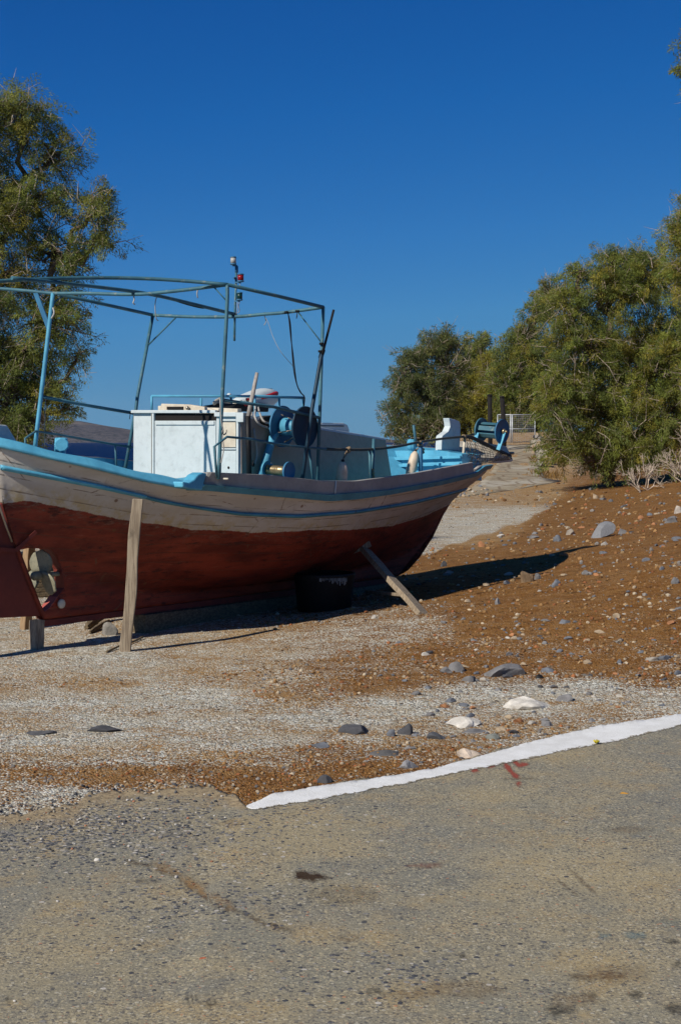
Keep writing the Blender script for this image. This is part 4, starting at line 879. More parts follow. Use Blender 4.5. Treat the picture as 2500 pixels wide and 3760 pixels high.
# leaning dark poles on the starboard quarter
MB().tube([T(1106, 1785, .98), T(1146, 1500, .98), T(1168, 1370, .98), T(1178, 1315, .98), T(1188, 1285, .98)], .0185, 9).build('leaning_pipe', M['navy'], boat)
MB().tube([T(1184, 1300, 1.0), T(1225, 1138, 1.02)], .0115, 8).build('leaning_rod', M['tar'], boat)
# stern locker seen past the port quarter
MB().prism([Wd(-.45, -.10, 1.6), Wd(-.45, -.10, 1.84), Wd(-.27, -.10, 1.83), Wd(-.08, -.10, 1.6)], -S3 * .45).build('stern_locker', M['white'], boat, .01)
sp = MB()
for u_, v_ in ((822, 1758),): c = T(u_, v_, 1.17); sp.tube([c, c + S3 * .05], .008, 8)
sp.build('peg', M['cream'], boat)

# things lying on or hanging from the boat
mo = empty('outboard_motor', T(915, 1510, .0)); tag(mo, 'white outboard motor cowling with a red band lying tilted on the cabin roof', 'motor')
def loft(secs, n=18):                                  # secs: centre, half width, half height, axis frame
    rings = []
    for c, a, hw, hh in secs:
        a = nrm(a); sd = nrm(np.cross(a, Z3)); up = np.cross(sd, a)
        rings.append([c + sd * hw * math.copysign(abs(math.cos(q)) ** .75, math.cos(q)) + up * hh * math.copysign(abs(math.sin(q)) ** .75, math.sin(q)) for q in np.linspace(0, 2 * math.pi, n, endpoint=False)])
    return rings
ca, cb_ = T(862, 1500, .02), T(1000, 1452, .02); axd = cb_ - ca; tmo = .02
secs = [(T(858, 1487, tmo), axd, .02, .02), (T(872, 1484, tmo), axd, .07, .055), (T(905, 1478, tmo), axd, .10, .085), (T(940, 1471, tmo), axd, .115, .105), (T(970, 1464, tmo), axd, .115, .105), (T(992, 1456, tmo), axd, .10, .075), (T(1000, 1450, tmo), axd, .07, .035)]
MB().sweep(loft(secs), True, True).build('cowling', M['white'], mo)
secs2 = [(T(928, 1462, tmo), axd, .117, .030), (T(945, 1458, tmo), axd, .123, .034), (T(970, 1451, tmo), axd, .121, .036), (T(990, 1446, tmo), axd, .109, .030), (T(999, 1443, tmo), axd, .08, .022)]
MB().sweep(loft(secs2), True, True).build('red_band', M['redp'], mo)
MB().box(T(988, 1431, tmo), nrm(axd) * .02, np.cross(nrm(axd), Z3) * .03, Z3 * .008).build('grip', M['rubber'], mo, .004)
eb = MB()
for k in range(8):
    c = T(890 + rnd.uniform(0, 28), 1480 + rnd.uniform(-8, 26), .14); eb.lathe(c, nrm([rnd.uniform(-1, 1), rnd.uniform(-1, 1), .6]), [(0, .014), (.04, .014), (.045, .008)], 10)
eb.pieces('carburettor_piece', M['steel'], mo)
eb = MB(); eb.lathe(T(898, 1484, .16), S3, [(0, .018), (.03, .018)], 12).lathe(T(905, 1466, .16), S3, [(0, .012), (.03, .012)], 12); eb.pieces('fuel_cap', M['redp'], mo)
eb = MB(); eb.tube([T(870, 1480, .12), T(884, 1500, .14), T(888, 1512, .14)], .010, 7); eb.box(T(868, 1500, .1), F3 * .02, S3 * .02, Z3 * .05); eb.pieces('clamp', M['cream'], mo)
kn_ = empty('gear_lever', T(848, 1505, .05)); tag(kn_, 'thin lever with a round white knob standing on the cabin roof', 'lever')
MB().tube([T(858, 1510, .05), T(852, 1475, .05), T(844, 1456, .05)], .006, 6).build('rod', M['rubber'], kn_)
MB().lathe(T(842, 1450, .05) - Z3 * .02, Z3, [(0, .006), (.008, .018), (.02, .022), (.032, .018), (.038, .006)], 14).build('knob', M['white'], kn_)
cv = MB(); cc = []
for k in range(7):
    q = k / 6; cc.append((T(785 + 60 * q, 1487 - 14 * math.sin(math.pi * (.15 + .8 * q)), -.1), F3 * .3 + S3 * .5, .06, .018 + .02 * math.sin(math.pi * q)))
tag(cv.sweep(loft(cc, 12), True, True).build('canvas_cloth', M['fabric']), 'crumpled beige cloth heaped on the cabin roof behind the black hatch', 'cloth')
def fender(name, label, top, body, ln, r, tilt, hang):
    o = empty(name, body); tag(o, label, 'fender', 'fenders hanging from the rope rail')
    d_ = nrm(tilt); prof = [(-ln * .5, r * .25), (-ln * .46, r * .62), (-ln * .36, r * .92), (-ln * .1, r), (ln * .18, r * .97), (ln * .36, r * .78), (ln * .46, r * .45), (ln * .5, r * .2)]
    MB().lathe(body, d_, prof, 22).build('float_body', M['buoy'], o)
    MB().lathe(body + d_ * ln * .5, d_, [(-.004, r * .3), (.018, r * .3)], 10).build('cap', M['rubber'], o)
    e = body + d_ * (ln * .5 + .015); MB().tube(smooth_path([e, (e + top) / 2 + S3 * .012, top], 4), .005, 6).tube(smooth_path([e, (e + top) / 2 - S3 * .012 + F3 * .01, top], 4), .005, 6).build('hanging_cord', M['rope'], o)
fender('fender', 'stubby upright cream fender hanging by a thin cord against the grey cabin side', T(1275, 1651, .97), T(1255, 1745, 1.03), .26, .054, Z3 + F3 * .05 + S3 * .05, 0)
fender('fender', 'longer slanting beige fender hanging in front of the bright blue bow planks', T(1543, 1640, .50), T(1514, 1706, .46), .30, .056, Z3 + F3 * .28 + S3 * .1, 0)

# ------------------------------------------------------------------ timber props, blocks, tub
def plank(name, a, b, w, t, side, mt, label, cat, group=None, wave=1.0):
    m = MB(); a = np.asarray(a); b = np.asarray(b); d = b - a; uu_ = nrm(np.cross(d, side)); vv_ = nrm(np.cross(uu_, d)); r = []
    for q in np.linspace(0, 1, 14):
        c = a + d * q + uu_ * .006 * wave * math.sin(q * 9 + w * 50); ww = w * (1 + .05 * wave * math.sin(q * 17 + 1)); r.append([c + uu_ * ww / 2 + vv_ * t / 2, c - uu_ * ww / 2 + vv_ * t / 2, c - uu_ * ww / 2 - vv_ * t / 2, c + uu_ * ww / 2 - vv_ * t / 2])
    o = m.sweep(r).build(name, mt, None, .005, origin=a); tag(o, label, cat, group); return o
GRP = 'timber props under the boat'
ga = G(462, 2390); plank('timber_prop', ga - Z3 * .03, T(506, 1832, .80), .088, .05, S3 * .6 - F3 * .8, M['wood'], 'tall weathered upright plank under the pale blue rail near the stern', 'prop', GRP)
gb = G(1557, 2254); ptop = T(1338, 2018, .66)
plank('timber_prop', gb - Z3 * .02, ptop, .125, .05, S3 * .5 + Z3 * .6, M['wood'], 'wide slanting board leaning against the red hull under the bow', 'prop', GRP)
plank('brace_plank', T(1350, 2172, .55), gb + (ptop - gb) * .27 + S3 * .0 - F3 * .02, .05, .03, Z3, M['wood'], 'short thin plank nailed sideways from the slanting bow board into the shade', 'plank')
plank('timber_block', ptop + np.array([-.16, 0, -.03]), ptop + np.array([.06, 0, .06]), .07, .06, Z3, M['wood'], 'small wooden wedge between the slanting board and the red hull', 'wedge')
gc = G(97, 2310); plank('timber_prop', gc - Z3 * .03, gc + Z3 * .85 + F3 * .05, .085, .07, S3, M['wood2'], 'square tan post standing behind the rudder, seen through the propeller opening', 'prop', GRP)
gd = G(134, 2383); st_ = plank('keel_block', gd - Z3 * .02, T(137, 2276, .02) , .09, .09, S3, M['wood'], 'short stub of grey timber with a blue painted foot under the rudder heel', 'prop', GRP, .2)
lg = MB(); q0, q1 = G(487, 2308), G(580, 2300)
lg.tube([np.array(G(500, 2312)) + Z3 * .07, np.array(G(500, 2312)) + Z3 * .075 - S3 * .25 + F3 * .3], [.10, .095], 14, False); tag(lg.build('log', M['log'], None, .01), 'thick round log lying under the keel behind the tall upright plank', 'log')
dw = MB(); dw.tube(smooth_path([G(318, 2312) + Z3 * .02, G(345, 2300) + Z3 * .05, G(378, 2285) + Z3 * .08, G(440, 2275) + Z3 * .12], 3), [.02, .035, .04, .045, .045, .05, .05, .05, .05, .045], 7, False)
dw.tube(smooth_path([G(330, 2328) + Z3 * .015, G(365, 2312) + Z3 * .03, G(400, 2296) + Z3 * .04], 3), [.012, .02, .024, .025, .025, .02, .015], 6, False)
tag(dw.build('driftwood', M['log']), 'rough splintered driftwood under the keel beside a grey boulder', 'driftwood')
sk = MB(); a_ = G(392, 2398); b_ = G(445, 2378); c_ = G(490, 2362); d_ = G(528, 2346)
sk.tube(smooth_path([a_ + Z3 * .01, b_ + Z3 * .018, c_ + Z3 * .015, d_ + Z3 * .02], 4), .009, 6); tag(sk.build('stick', M['log']), 'thin brown stick lying across the foot of the tall upright plank', 'stick')
for q_, (u0, u1, vb, hgt_, lab) in enumerate([(50, 262, 2225, .13, 'dark weathered sleepers stacked on the gravel, seen through the propeller opening')]):
    sa_, sb_ = G(u0, vb - 30), G(u1, vb - 40); m = MB()
    for k in range(5): m.box((sa_ + sb_) / 2 + Z3 * (.025 + k * .052) + np.array([.01 * k, .02 * k, 0]), (sb_ - sa_) * .5, np.array([.02, .11, 0]), Z3 * .024)
    tag(m.build('timber_stack', M['log'], None, .006), lab, 'timber')
cr_ = G(118, 2150); mcr = MB(); mcr.box(cr_ + Z3 * .18, np.array([.30, .06, 0]), np.array([-.03, .14, 0]), Z3 * .18)
mcr.box(cr_ + Z3 * .375, np.array([.31, .065, 0]), np.array([-.032, .15, 0]), Z3 * .012)
tag(mcr.build('crate', M['black'], None, .01), 'black plastic crate on the far side of the keel, behind the propeller', 'crate')
ka, kb_ = Wd(1.15, 0, 0), Wd(5.0, 0, 0); r = []  # added unseen timber that stops sunlight passing under the keel
for q in np.linspace(0, 1, 14):
    c = ka * (1 - q) + kb_ * q; g_ = float(hgt(c[0], c[1])); w_ = .11 + .01 * math.sin(q * 11); zt = .235 - .035 * (1.15 + 3.85 * q) / 5.3 - .052; r.append([np.array([c[0], c[1], g_ - .03]) + S3 * w_, np.array([c[0], c[1], g_ - .03]) - S3 * w_, np.array([c[0], c[1], max(zt, g_ + .01)]) - S3 * w_ * .95, np.array([c[0], c[1], max(zt, g_ + .01)]) + S3 * w_ * .95])
tag(MB().sweep(r).build('keel_light_blocker', M['log'], None, .01), 'unseen dark timber added under the keel to block light below the hull', 'timber')
tbp = np.array([*Wd(3.15, .60, 0)[:2], 0.0]); tbp[2] = float(hgt(tbp[0], tbp[1])); tub = empty('black_tub', tbp); tag(tub, 'big black tub with white paint drips in the shade under the bow', 'tub')
tc = np.array(tbp)
MB().lathe(tc, Z3, [(-.02, .25), (.0, .26), (.30, .29), (.33, .30), (.35, .30), (.35, .275), (.10, .24)], 40).build('barrel', M['black'], tub)
dp = MB()
for k in range(22):
    a_ = -1.7 + k * .045; ln = rnd.uniform(.01, .035) + (.04 if 8 < k < 24 else 0) * rnd.random(); c = tc + np.array([math.cos(a_) * .292, math.sin(a_) * .292, .322]); e = np.array([-math.sin(a_), math.cos(a_), 0])
    dp.box(c - Z3 * ln / 2, e * rnd.uniform(.0015, .0035), np.array([math.cos(a_), math.sin(a_), 0]) * .004, Z3 * (ln / 2 + .006))
dp.build('paint_drips', M['hose'], tub)['kind'] = 'stuff'

# ------------------------------------------------------------------ stones
def ico(sub):
    bm = bmesh.new(); bmesh.ops.create_icosphere(bm, subdivisions=sub, radius=1); v = np.array([x.co[:] for x in bm.verts]); f = np.array([[x.index for x in q.verts] for q in bm.faces]); bm.free(); return v, f
ICO1, ICO2, ICO3 = ico(1), ico(2), ico(3)
def rock_shape(base, seed, facets=9, rough=.08):
    r = np.random.default_rng(seed); v = base.copy()
    for _ in range(facets):                            # plane cuts give a broken stone its facets
        n = r.normal(size=3); n /= np.linalg.norm(n); d = r.uniform(.50, .88); k = v @ n - d; v = v - np.outer(np.maximum(k, 0), n)
    for _ in range(6):
        n = r.normal(size=3) * 3.0; v = v * (1 + rough * .5 * np.sin(v @ n + r.uniform(0, 6)))[:, None]
    return v
def stone(name, u0, u1, v0, v1, label, c, cat='rock', group=None, seed=None, tilt=0.0, flat=1.0, smooth=False, rough=.08):
    p = G((u0 + u1) / 2, v1 - (v1 - v0) * .12); d = p[1]; w_ = (u1 - u0) * d / FPX / 2; vis = (v1 - v0) * d / FPX
    dep = w_ * .75; hh = max(.35 * vis, vis - 2 * dep * (EYE - p[2]) / d * .9) * flat
    sd = seed if seed is not None else int(u0 * 7 + v0); v = rock_shape(ICO3[0], sd, 10, rough)
    v = v / np.array([np.abs(v[:, 0]).max(), np.abs(v[:, 1]).max(), v[:, 2].max()]); v = v * np.array([w_, dep, hh]); v[:, 2] = np.maximum(v[:, 2], -hh * .5)
    v[:, 2] += tilt * v[:, 0]
    n = len(v); r = np.random.default_rng(sd); cc = np.array([(*c, 1.0)] * n); cc[:, :3] *= (1 + .18 * np.sin(v @ r.normal(size=3) * 40))[:, None]
    o = raw_mesh(name, v, ICO3[1], M['rock'], {'tint': ('POINT', 'FLOAT_COLOR', cc)}, loc=(p[0], p[1] + dep * .5, p[2]), smooth=smooth)
    tag(o, label, cat, group); return o
GREY, BLU, TAN, ORG, WHT, DRK, BRN = (.20, .195, .195), (.155, .165, .185), (.40, .31, .21), (.40, .19, .09), (.66, .62, .55), (.085, .085, .092), (.22, .15, .09)
BK = 'rocks on the brown earth bank'; RS = 'rocks beside the white road line'
for a in [
 ('rock', 2262, 2302, 1942, 1963, 'small grey rock just right of the large tilted slab on the bank', GREY, BK),
 ('rock', 2074, 2112, 1942, 1966, 'pale tan and grey rock left of the large tilted slab', (.33, .29, .24), BK),
 ('rock', 2022, 2062, 1965, 1991, 'bluish rock at the upper edge of the boat shadow', BLU, BK),
 ('rock', 1748, 1785, 1986, 2011, 'orange rock where the pale gravel meets the earth bank', ORG, BK),
 ('rock', 1615, 1644, 2060, 2083, 'small dark pointed rock just right of the red stem', DRK, BK),
 ('rock', 1905, 1962, 2100, 2142, 'rough brown boulder on the lower edge of the boat shadow', BRN, BK),
 ('rock', 1955, 1986, 2106, 2130, 'grey rock leaning on the rough brown boulder', GREY, BK),
 ('rock', 1815, 1838, 2196, 2222, 'upright squarish grey stone right of the slanting board', GREY, BK),
 ('rock', 2020, 2060, 2127, 2155, 'flat grey stone below the end of the boat shadow', BLU, BK),
 ('rock', 2462, 2495, 2120, 2146, 'rounded grey stone near the right edge on the bank', GREY, BK),
 ('rock', 2244, 2279, 2251, 2273, 'tan wedge shaped stone low on the right bank', TAN, BK),
 ('rock', 2050, 2099, 2273, 2291, 'flat dark blue-grey stone in the bare brown soil', BLU, BK),
 ('rock', 2468, 2510, 1858, 1888, 'pale whitish rock high on the bank at the right edge', (.42, .37, .32), BK),
 ('rock', 2436, 2497, 1895, 1922, 'flat grey rock below the pale whitish rock on the bank', GREY, BK),
 ('rock', 2175, 2198, 1814, 1833, 'small tan rock below the bush on the top of the bank', TAN, BK),
 ('rock', 2340, 2366, 1893, 1908, 'small orange-red stone high on the bank', ORG, BK),
 ('rock', 1358, 1383, 2257, 2273, 'small pale stone at the shadow edge beside the black tub', (.40, .37, .33), BK),
 ('rock', 1614, 1662, 2447, 2474, 'low dark rock, left half of a split pair in the soil', GREY, BK),
 ('rock', 1645, 1721, 2428, 2472, 'rounded dark rock, right half of a split pair in the soil', GREY, BK),
 ('rock', 1764, 1940, 2428, 2488, 'broad flat grey rock flecked with white, embedded in the soil', GREY, BK),
 ('rock', 1985, 2043, 2449, 2471, 'small blue-grey rock right of the broad flat rock', BLU, BK),
 ('rock', 1690, 1752, 2478, 2506, 'narrow grey ledge of rock below the broad flat rock', GREY, BK),
 ('rock', 2369, 2420, 2410, 2430, 'left of two low grey rocks near the right edge', (.3, .27, .23), BK),
 ('rock', 2412, 2471, 2403, 2424, 'right of two low grey rocks near the right edge', BLU, BK),
 ('painted_rock', 1821, 2037, 2546, 2608, 'big flat boulder painted white on the pale gravel', WHT, RS),
 ('rock', 2040, 2120, 2546, 2578, 'grey rock touching the big white painted boulder', GREY, RS),
 ('painted_rock', 1634, 1776, 2624, 2674, 'jagged white painted rock left of the big white boulder', WHT, RS),
 ('painted_rock', 1662, 1771, 2742, 2784, 'white and orange chipped rock close to the road line', (.58, .48, .38), RS),
 ('rock', 1239, 1384, 2652, 2698, 'large dark grey angular rock at the edge of the white gravel', DRK, RS),
 ('rock', 1419, 1456, 2677, 2707, 'small dark block left of the pointed dark rock', BLU, RS),
 ('rock', 1457, 1519, 2656, 2703, 'pointed dark rock between the angular rock and the white rocks', DRK, RS),
 ('rock', 1562, 1637, 2684, 2717, 'dark ridged rock below the jagged white painted rock', (.11, .115, .125), RS),
 ('rock', 1142, 1222, 2719, 2749, 'small triangular dark rock on the gravel, leftmost beside the road line', BLU, RS),
 ('rock', 1464, 1538, 2786, 2825, 'flat pale grey rock touching the road line', (.26, .26, .27), RS),
 ('rock', 1157, 1232, 2842, 2880, 'nearly black rock at the lower end of the soil by the road line', DRK, RS),
 ('rock', 1778, 1838, 2690, 2717, 'flat greenish grey stone below the white rocks', (.19, .20, .18), RS),
 ('rock', 1984, 2030, 2644, 2669, 'small grey stone midway between white boulder and road line', GREY, RS),
 ('rock', 2155, 2236, 2662, 2684, 'flat dark stone partly under the road line at the right', GREY, RS),
 ('rock', 1355, 1480, 2752, 2775, 'long flat dark slab in the soil left of the chipped rock', (.14, .135, .13), RS),
 ('rock', 1690, 1790, 2672, 2692, 'low grey stone below the jagged white painted rock', GREY, RS),
 ('rock', 370, 438, 2285, 2338, 'rounded grey boulder under the keel near the stern', (.24, .225, .20), None),
 ('rock', 295, 455, 2656, 2692, 'low dark outcrop in the gravel at the left, larger of two', DRK, None),
 ('rock', 76, 205, 2672, 2700, 'low dark outcrop in the gravel at the left edge, smaller of two', (.11, .11, .115), None),
 ('rock', 300, 352, 3148, 3168, 'small white stone on the coarse road edge at the left', WHT, None) if False else ('rock', 340, 368, 3148, 3166, 'small white stone on the coarse dark road edge', WHT, None),
 ('rock', 725, 766, 3512, 3540, 'small red-orange stone lying on the road', (.36, .10, .05), None),
 ('rock', 620, 655, 3604, 3620, 'small dark blue-grey chip lying on the road', DRK, None),
 ('rock', 1365, 1415, 3622, 3640, 'dark oblong pebble on the road beside a white one', DRK, None),
 ('rock', 1345, 1368, 3635, 3650, 'tiny white pebble on the road beside a dark oblong one', WHT, None),
 ('rock', 2405, 2450, 3562, 3584, 'pale yellow shell fragment on the road at the lower right', (.62, .55, .32), None),
]:
    stone(a[0], *a[1:5], a[5], a[6], 'rock', a[7], tilt=a[8] if len(a) > 8 else 0, seed=a[9] if len(a) > 9 else None, flat=a[10] if len(a) > 10 else 1.0, rough=.06 if a[0] != 'painted_rock' else .12)
pslab = G(2216, 1972); vs_ = rock_shape(ICO3[0], 21, 12, .05) * np.array([.215, .26, .125]); ca_, sa_ = math.cos(.42), math.sin(.42)
vs_ = np.stack([vs_[:, 0] * ca_ - vs_[:, 2] * sa_, vs_[:, 1], vs_[:, 0] * sa_ + vs_[:, 2] * ca_], -1); ca_, sa_ = math.cos(.3), math.sin(.3); vs_ = np.stack([vs_[:, 0], vs_[:, 1] * ca_ - vs_[:, 2] * sa_, vs_[:, 1] * sa_ + vs_[:, 2] * ca_], -1)
slab = raw_mesh('rock', vs_, ICO3[1], M['rock'], {'tint': ('POINT', 'FLOAT_COLOR', np.tile([.235, .24, .25, 1.], (len(vs_), 1)))}, loc=(pslab[0], pslab[1] + .12, pslab[2] + .07))
tag(slab, 'large tilted grey slab on the bank at the tip of the boat shadow', 'rock', BK)
cap_ = G(1979, 2490); tag(MB().lathe(cap_, nrm([0, -1, .6]), [(-.01, .012), (-.01, .026), (.008, .026), (.012, .02)], 16).build('bottle_cap', M['black']), 'small round black cap lying below the small blue-grey rock', 'cap')
yf = G(2188, 2742); m_ = MB()
for k in range(5):
    a_ = k * 1.26; m_.tube([yf + Z3 * .02, yf + Z3 * .035 + np.array([math.cos(a_), math.sin(a_), 0]) * .016], [.005, .006], 5)
tag(m_.build('yellow_flower', paint('flower_yellow', (.55, .42, .02), (.25, .25, .03), scale=20)), 'small yellow flower lying on the road just inside the white line', 'flower')
of = G(2285, 2926); tag(MB().add([of + np.array(q) for q in [(-.03, 0, .008), (0, -.012, .012), (.03, .003, .016), (.0, .015, .02)]], [(0, 1, 2, 3)]).build('dry_leaf', paint('leaf_orange', (.50, .24, .03), scale=20)), 'curled orange leaf on the road below the red paint marks', 'leaf')

# many smaller stones, each its own object, from a few shapes
PAL = [(GREY, 'grey'), (BLU, 'blue-grey'), (TAN, 'tan'), (ORG, 'orange'), ((.46, .43, .38), 'pale'), (DRK, 'dark')]
WTS = [.27, .22, .22, .08, .15, .06]
meshes = {}
for ci, (c, nm_) in enumerate(PAL):
    for k in range(4):
        v = rock_shape(ICO2[0], 900 + ci * 10 + k, 9, .07) * np.array([1, .8, .55]); cc = np.array([(*c, 1.)] * len(v)); r_ = np.random.default_rng(k); cc[:, :3] *= (1 + .15 * np.sin(v @ r_.normal(size=3) * 6))[:, None]
        o = raw_mesh('stone', v, ICO2[1], M['rock'], {'tint': ('POINT', 'FLOAT_COLOR', cc)}); meshes[(ci, k)] = o.data; bpy.data.objects.remove(o)
placed = 0; tries = 0
while placed < 268 and tries < 6000:
    tries += 1; u = rnd.uniform(1480, 2520); v = rnd.uniform(1830, 2760)
    left = np.interp(v, [1830, 1900, 2000, 2060, 2300, 2500, 2760], [2150, 2000, 1700, 1560, 1560, 1250, 1250])
    roadv = np.interp(u, [1212, 1594, 1993, 2500], [2878, 2819, 2706, 2623])
    if u < left or v > roadv - 18: continue
    if 1200 < v < 2250 and u < 1620: continue
    p = G(u, v); s_ = rnd.choice([7, 8, 9, 10, 11, 13, 16, 19]) * (1 + (v - 1830) / 2500) * p[1] / FPX
    ci = rnd.choices(range(6), WTS)[0]; o = bpy.data.objects.new('stone', meshes[(ci, rnd.randrange(4))]); col.objects.link(o)
    o.location = (p[0], p[1], p[2] + s_ * .1); o.scale = (s_, s_ * rnd.uniform(.7, 1), s_ * rnd.uniform(.6, 1.1)); o.rotation_euler = (rnd.uniform(-.25, .25), rnd.uniform(-.25, .25), rnd.uniform(0, 6.28))
    tag(o, 'small %s stone scattered on the brown earth bank' % PAL[ci][1], 'stone', 'small stones on the earth bank'); placed += 1
# rubble at the end of the path
for k in range(26):
    u = rnd.uniform(1640, 1790); v = np.interp(u, [1640, 1700, 1790], [1840, 1800, 1800]) + rnd.uniform(-14, 26); p = G(u, v); s_ = rnd.uniform(7, 15) * p[1] / FPX
    ci = rnd.choices(range(6), [.3, .2, .3, .1, .1, 0])[0]; o = bpy.data.objects.new('rubble_stone', meshes[(ci, rnd.randrange(4))]); col.objects.link(o)
    o.location = (p[0], p[1], p[2] + s_ * .25); o.scale = (s_, s_ * .8, s_ * rnd.uniform(.8, 1.3)); o.rotation_euler = (rnd.uniform(-.4, .4), rnd.uniform(-.4, .4), rnd.uniform(0, 6.28))
    tag(o, '%s stone in the rubble at the broken edge of the concrete path' % PAL[ci][1], 'stone', 'rubble beside the path')
# loose pebbles and grit: more than anyone could count
def scatter(name, n, urange, vrange, smin, smax, keep, pal, wts, lift=.15, power=2.0, flat=1.0):
    base, fc = ICO1; Vs, Fs, Cs = [], [], []; shapes = [rock_shape(base, 300 + k, 4, .1) for k in range(12)]; nb = len(base)
    us = rng.uniform(*urange, n); vs = rng.uniform(*vrange, n); cnt = 0
    d = FPX * EYE / (vs - HY); x = (us - CX) / FPX * d
    for _ in range(12): z = hgt(x, d); d = FPX * (EYE - z) / (vs - HY); x = (us - CX) / FPX * d
    z = hgt(x, d); kp = keep(us, vs, x, d) > rng.random(n)
    x, d, z, us, vs = x[kp], d[kp], z[kp], us[kp], vs[kp]; n = len(x)
    sz = (smin + (smax - smin) * rng.random(n) ** power) * d / FPX
    ci = rng.choice(len(pal), n, p=wts); rot = rng.uniform(0, 6.28, n); sh = rng.integers(0, 12, n); sc3 = np.stack([np.ones(n), rng.uniform(.6, 1, n), rng.uniform(.4, .8, n) * flat], -1) * sz[:, None]
    B = np.array(shapes)[sh] * sc3[:, None, :]; cs, sn = np.cos(rot)[:, None], np.sin(rot)[:, None]
    Bx = B[..., 0] * cs - B[..., 1] * sn + x[:, None]; By = B[..., 0] * sn + B[..., 1] * cs + d[:, None]; Bz = B[..., 2] + (z + sz * lift)[:, None]
    V = np.stack([Bx, By, Bz], -1).reshape(-1, 3); Fq = (fc[None] + (np.arange(n) * nb)[:, None, None]).reshape(-1, 3)
    C = np.array(pal)[ci] * rng.uniform(.75, 1.25, (n, 1)); C = np.repeat(np.concatenate([C, np.ones((n, 1))], 1), nb, 0)
    return raw_mesh(name, V, Fq, M['pebble'], {'tint': ('POINT', 'FLOAT_COLOR', C)})
def keep_beach(u, v, x, d):
    edge = np.interp(u, [p[0] for p in EDGE], [p[1] for p in EDGE]); g = gravel_mask(u, v)
    return np.where(v < edge - 8, .02 + .9 * g ** 1.6, 0) 
PP = [(.42, .40, .33), (.38, .31, .21), (.50, .49, .43), (.22, .215, .205), (.14, .145, .155), (.30, .15, .08), (.30, .235, .15)]
tag(scatter('pebbles', 42000, (-260, 2760), (1860, 3020), 1.2, 5.0, keep_beach, PP, [.27, .2, .2, .13, .07, .04, .09]), kind='stuff')
def keep_bank(u, v, x, d):
    edge = np.interp(u, [p[0] for p in EDGE], [p[1] for p in EDGE]); g = gravel_mask(u, v); return np.where((v < edge - 10) & (g < .45), .5, 0) * np.where(v > 2740, 1.0, .75)
tag(scatter('rubble', 46000, (-260, 2760), (1800, 2960), 1.6, 12, keep_bank, [(.34, .23, .12), (.30, .17, .07), (.46, .38, .27), (.22, .20, .18), (.15, .15, .155), (.30, .12, .05), (.20, .10, .04)], [.16, .26, .08, .12, .08, .14, .16]), kind='stuff')
def keep_road(u, v, x, d):
    edge = np.interp(u, [p[0] for p in EDGE], [p[1] for p in EDGE]); k = np.exp(-(((u - 250) / 620) ** 2 + ((v - 3030) / 120) ** 2)) * .9 + .035 + .35 * np.exp(-(((u - 900) / 300) ** 2 + ((v - 3350) / 80) ** 2)) + .3 * np.exp(-(((u - 1430) / 170) ** 2 + ((v - 3600) / 80) ** 2))
    inl = (u > 880) & (v < edge + 90); k = np.maximum(k, np.exp(-np.abs(v - edge) / 55) * 1.2 * (u < 900)); return np.where((v > edge - 75) & ~inl & ((v > edge + 8) | (u < 860)), k, 0)
tag(scatter('road_grit', 17000, (-300, 2800), (2880, 3800), 2.5, 9, keep_road, [(.075, .078, .09), (.14, .14, .145), (.36, .32, .25), (.52, .49, .44), (.36, .17, .1)], [.38, .27, .2, .1, .05], lift=.55), kind='stuff')

def keep_litter(u, v, x, d):
    edge = np.interp(u, [p[0] for p in EDGE], [p[1] for p in EDGE]); k = .55 * (gravel_mask(u, v) < .5) * (np.sin(u * .011 + 1) * np.sin(v * .031 + u * .004) > -.2) + .9 * np.exp(-((v - (2640 - .06 * u)) / 34) ** 2) * (u > 500) + .7 * np.exp(-((v - (2480 - .03 * u)) / 26) ** 2) * (u > 900) + .5 * np.exp(-((v - 2790) / 30) ** 2) * (u < 1100)
    return np.where(v < edge - 14, k * (np.sin(u * .021 + v * .05) * np.sin(v * .043 - u * .013) > -.15), 0)
tag(scatter('plant_litter', 24000, (-260, 2760), (1900, 2940), 2.0, 9.0, keep_litter, [(.055, .028, .012), (.085, .045, .018), (.035, .02, .010), (.13, .075, .03)], [.35, .3, .2, .15], lift=.02, flat=.3), kind='stuff')

# ------------------------------------------------------------------ vegetation
def segs_mesh(name, segs, mt, parent, n=4):             # many tapering limbs in one go: (p0, p1, r0, r1)
    A = np.array([s[0] for s in segs]); Bq = np.array([s[1] for s in segs]); r0 = np.array([s[2] for s in segs]); r1 = np.array([s[3] for s in segs])
    d = Bq - A; d /= np.maximum(np.linalg.norm(d, axis=1, keepdims=True), 1e-6); up = np.where(np.abs(d[:, 2:]) < .9, [[0, 0, 1.]], [[1., 0, 0]])
    u = np.cross(d, up); u /= np.linalg.norm(u, axis=1, keepdims=True); v = np.cross(u, d); V = []
    for P_, r_ in ((A, r0), (Bq, r1)):
        for k in range(n): a = 2 * math.pi * k / n; V.append(P_ + r_[:, None] * (math.cos(a) * u + math.sin(a) * v))
    V = np.stack(V, 1); m = len(segs); fs = np.array([[k, (k + 1) % n, n + (k + 1) % n, n + k] for k in range(n)]); Fq = (fs[None] + (np.arange(m) * 2 * n)[:, None, None]).reshape(-1, 4)
    o = np.array(parent.location) if parent is not None else np.zeros(3)
    return raw_mesh(name, V.reshape(-1, 3) - o, Fq, mt, parent=parent, smooth=True)
def limb(segs, a, b, r0, r1, wig, k=6, r=rng):          # wandering limb
    a = np.asarray(a, float); b = np.asarray(b, float); pts = [a + (b - a) * t + (r.normal(size=3) * wig * np.linalg.norm(b - a) * math.sin(math.pi * t)) for t in np.linspace(0, 1, k + 1)]
    for i in range(k): segs.append((pts[i], pts[i + 1], r0 + (r1 - r0) * i / k, r0 + (r1 - r0) * (i + 1) / k))
    return pts
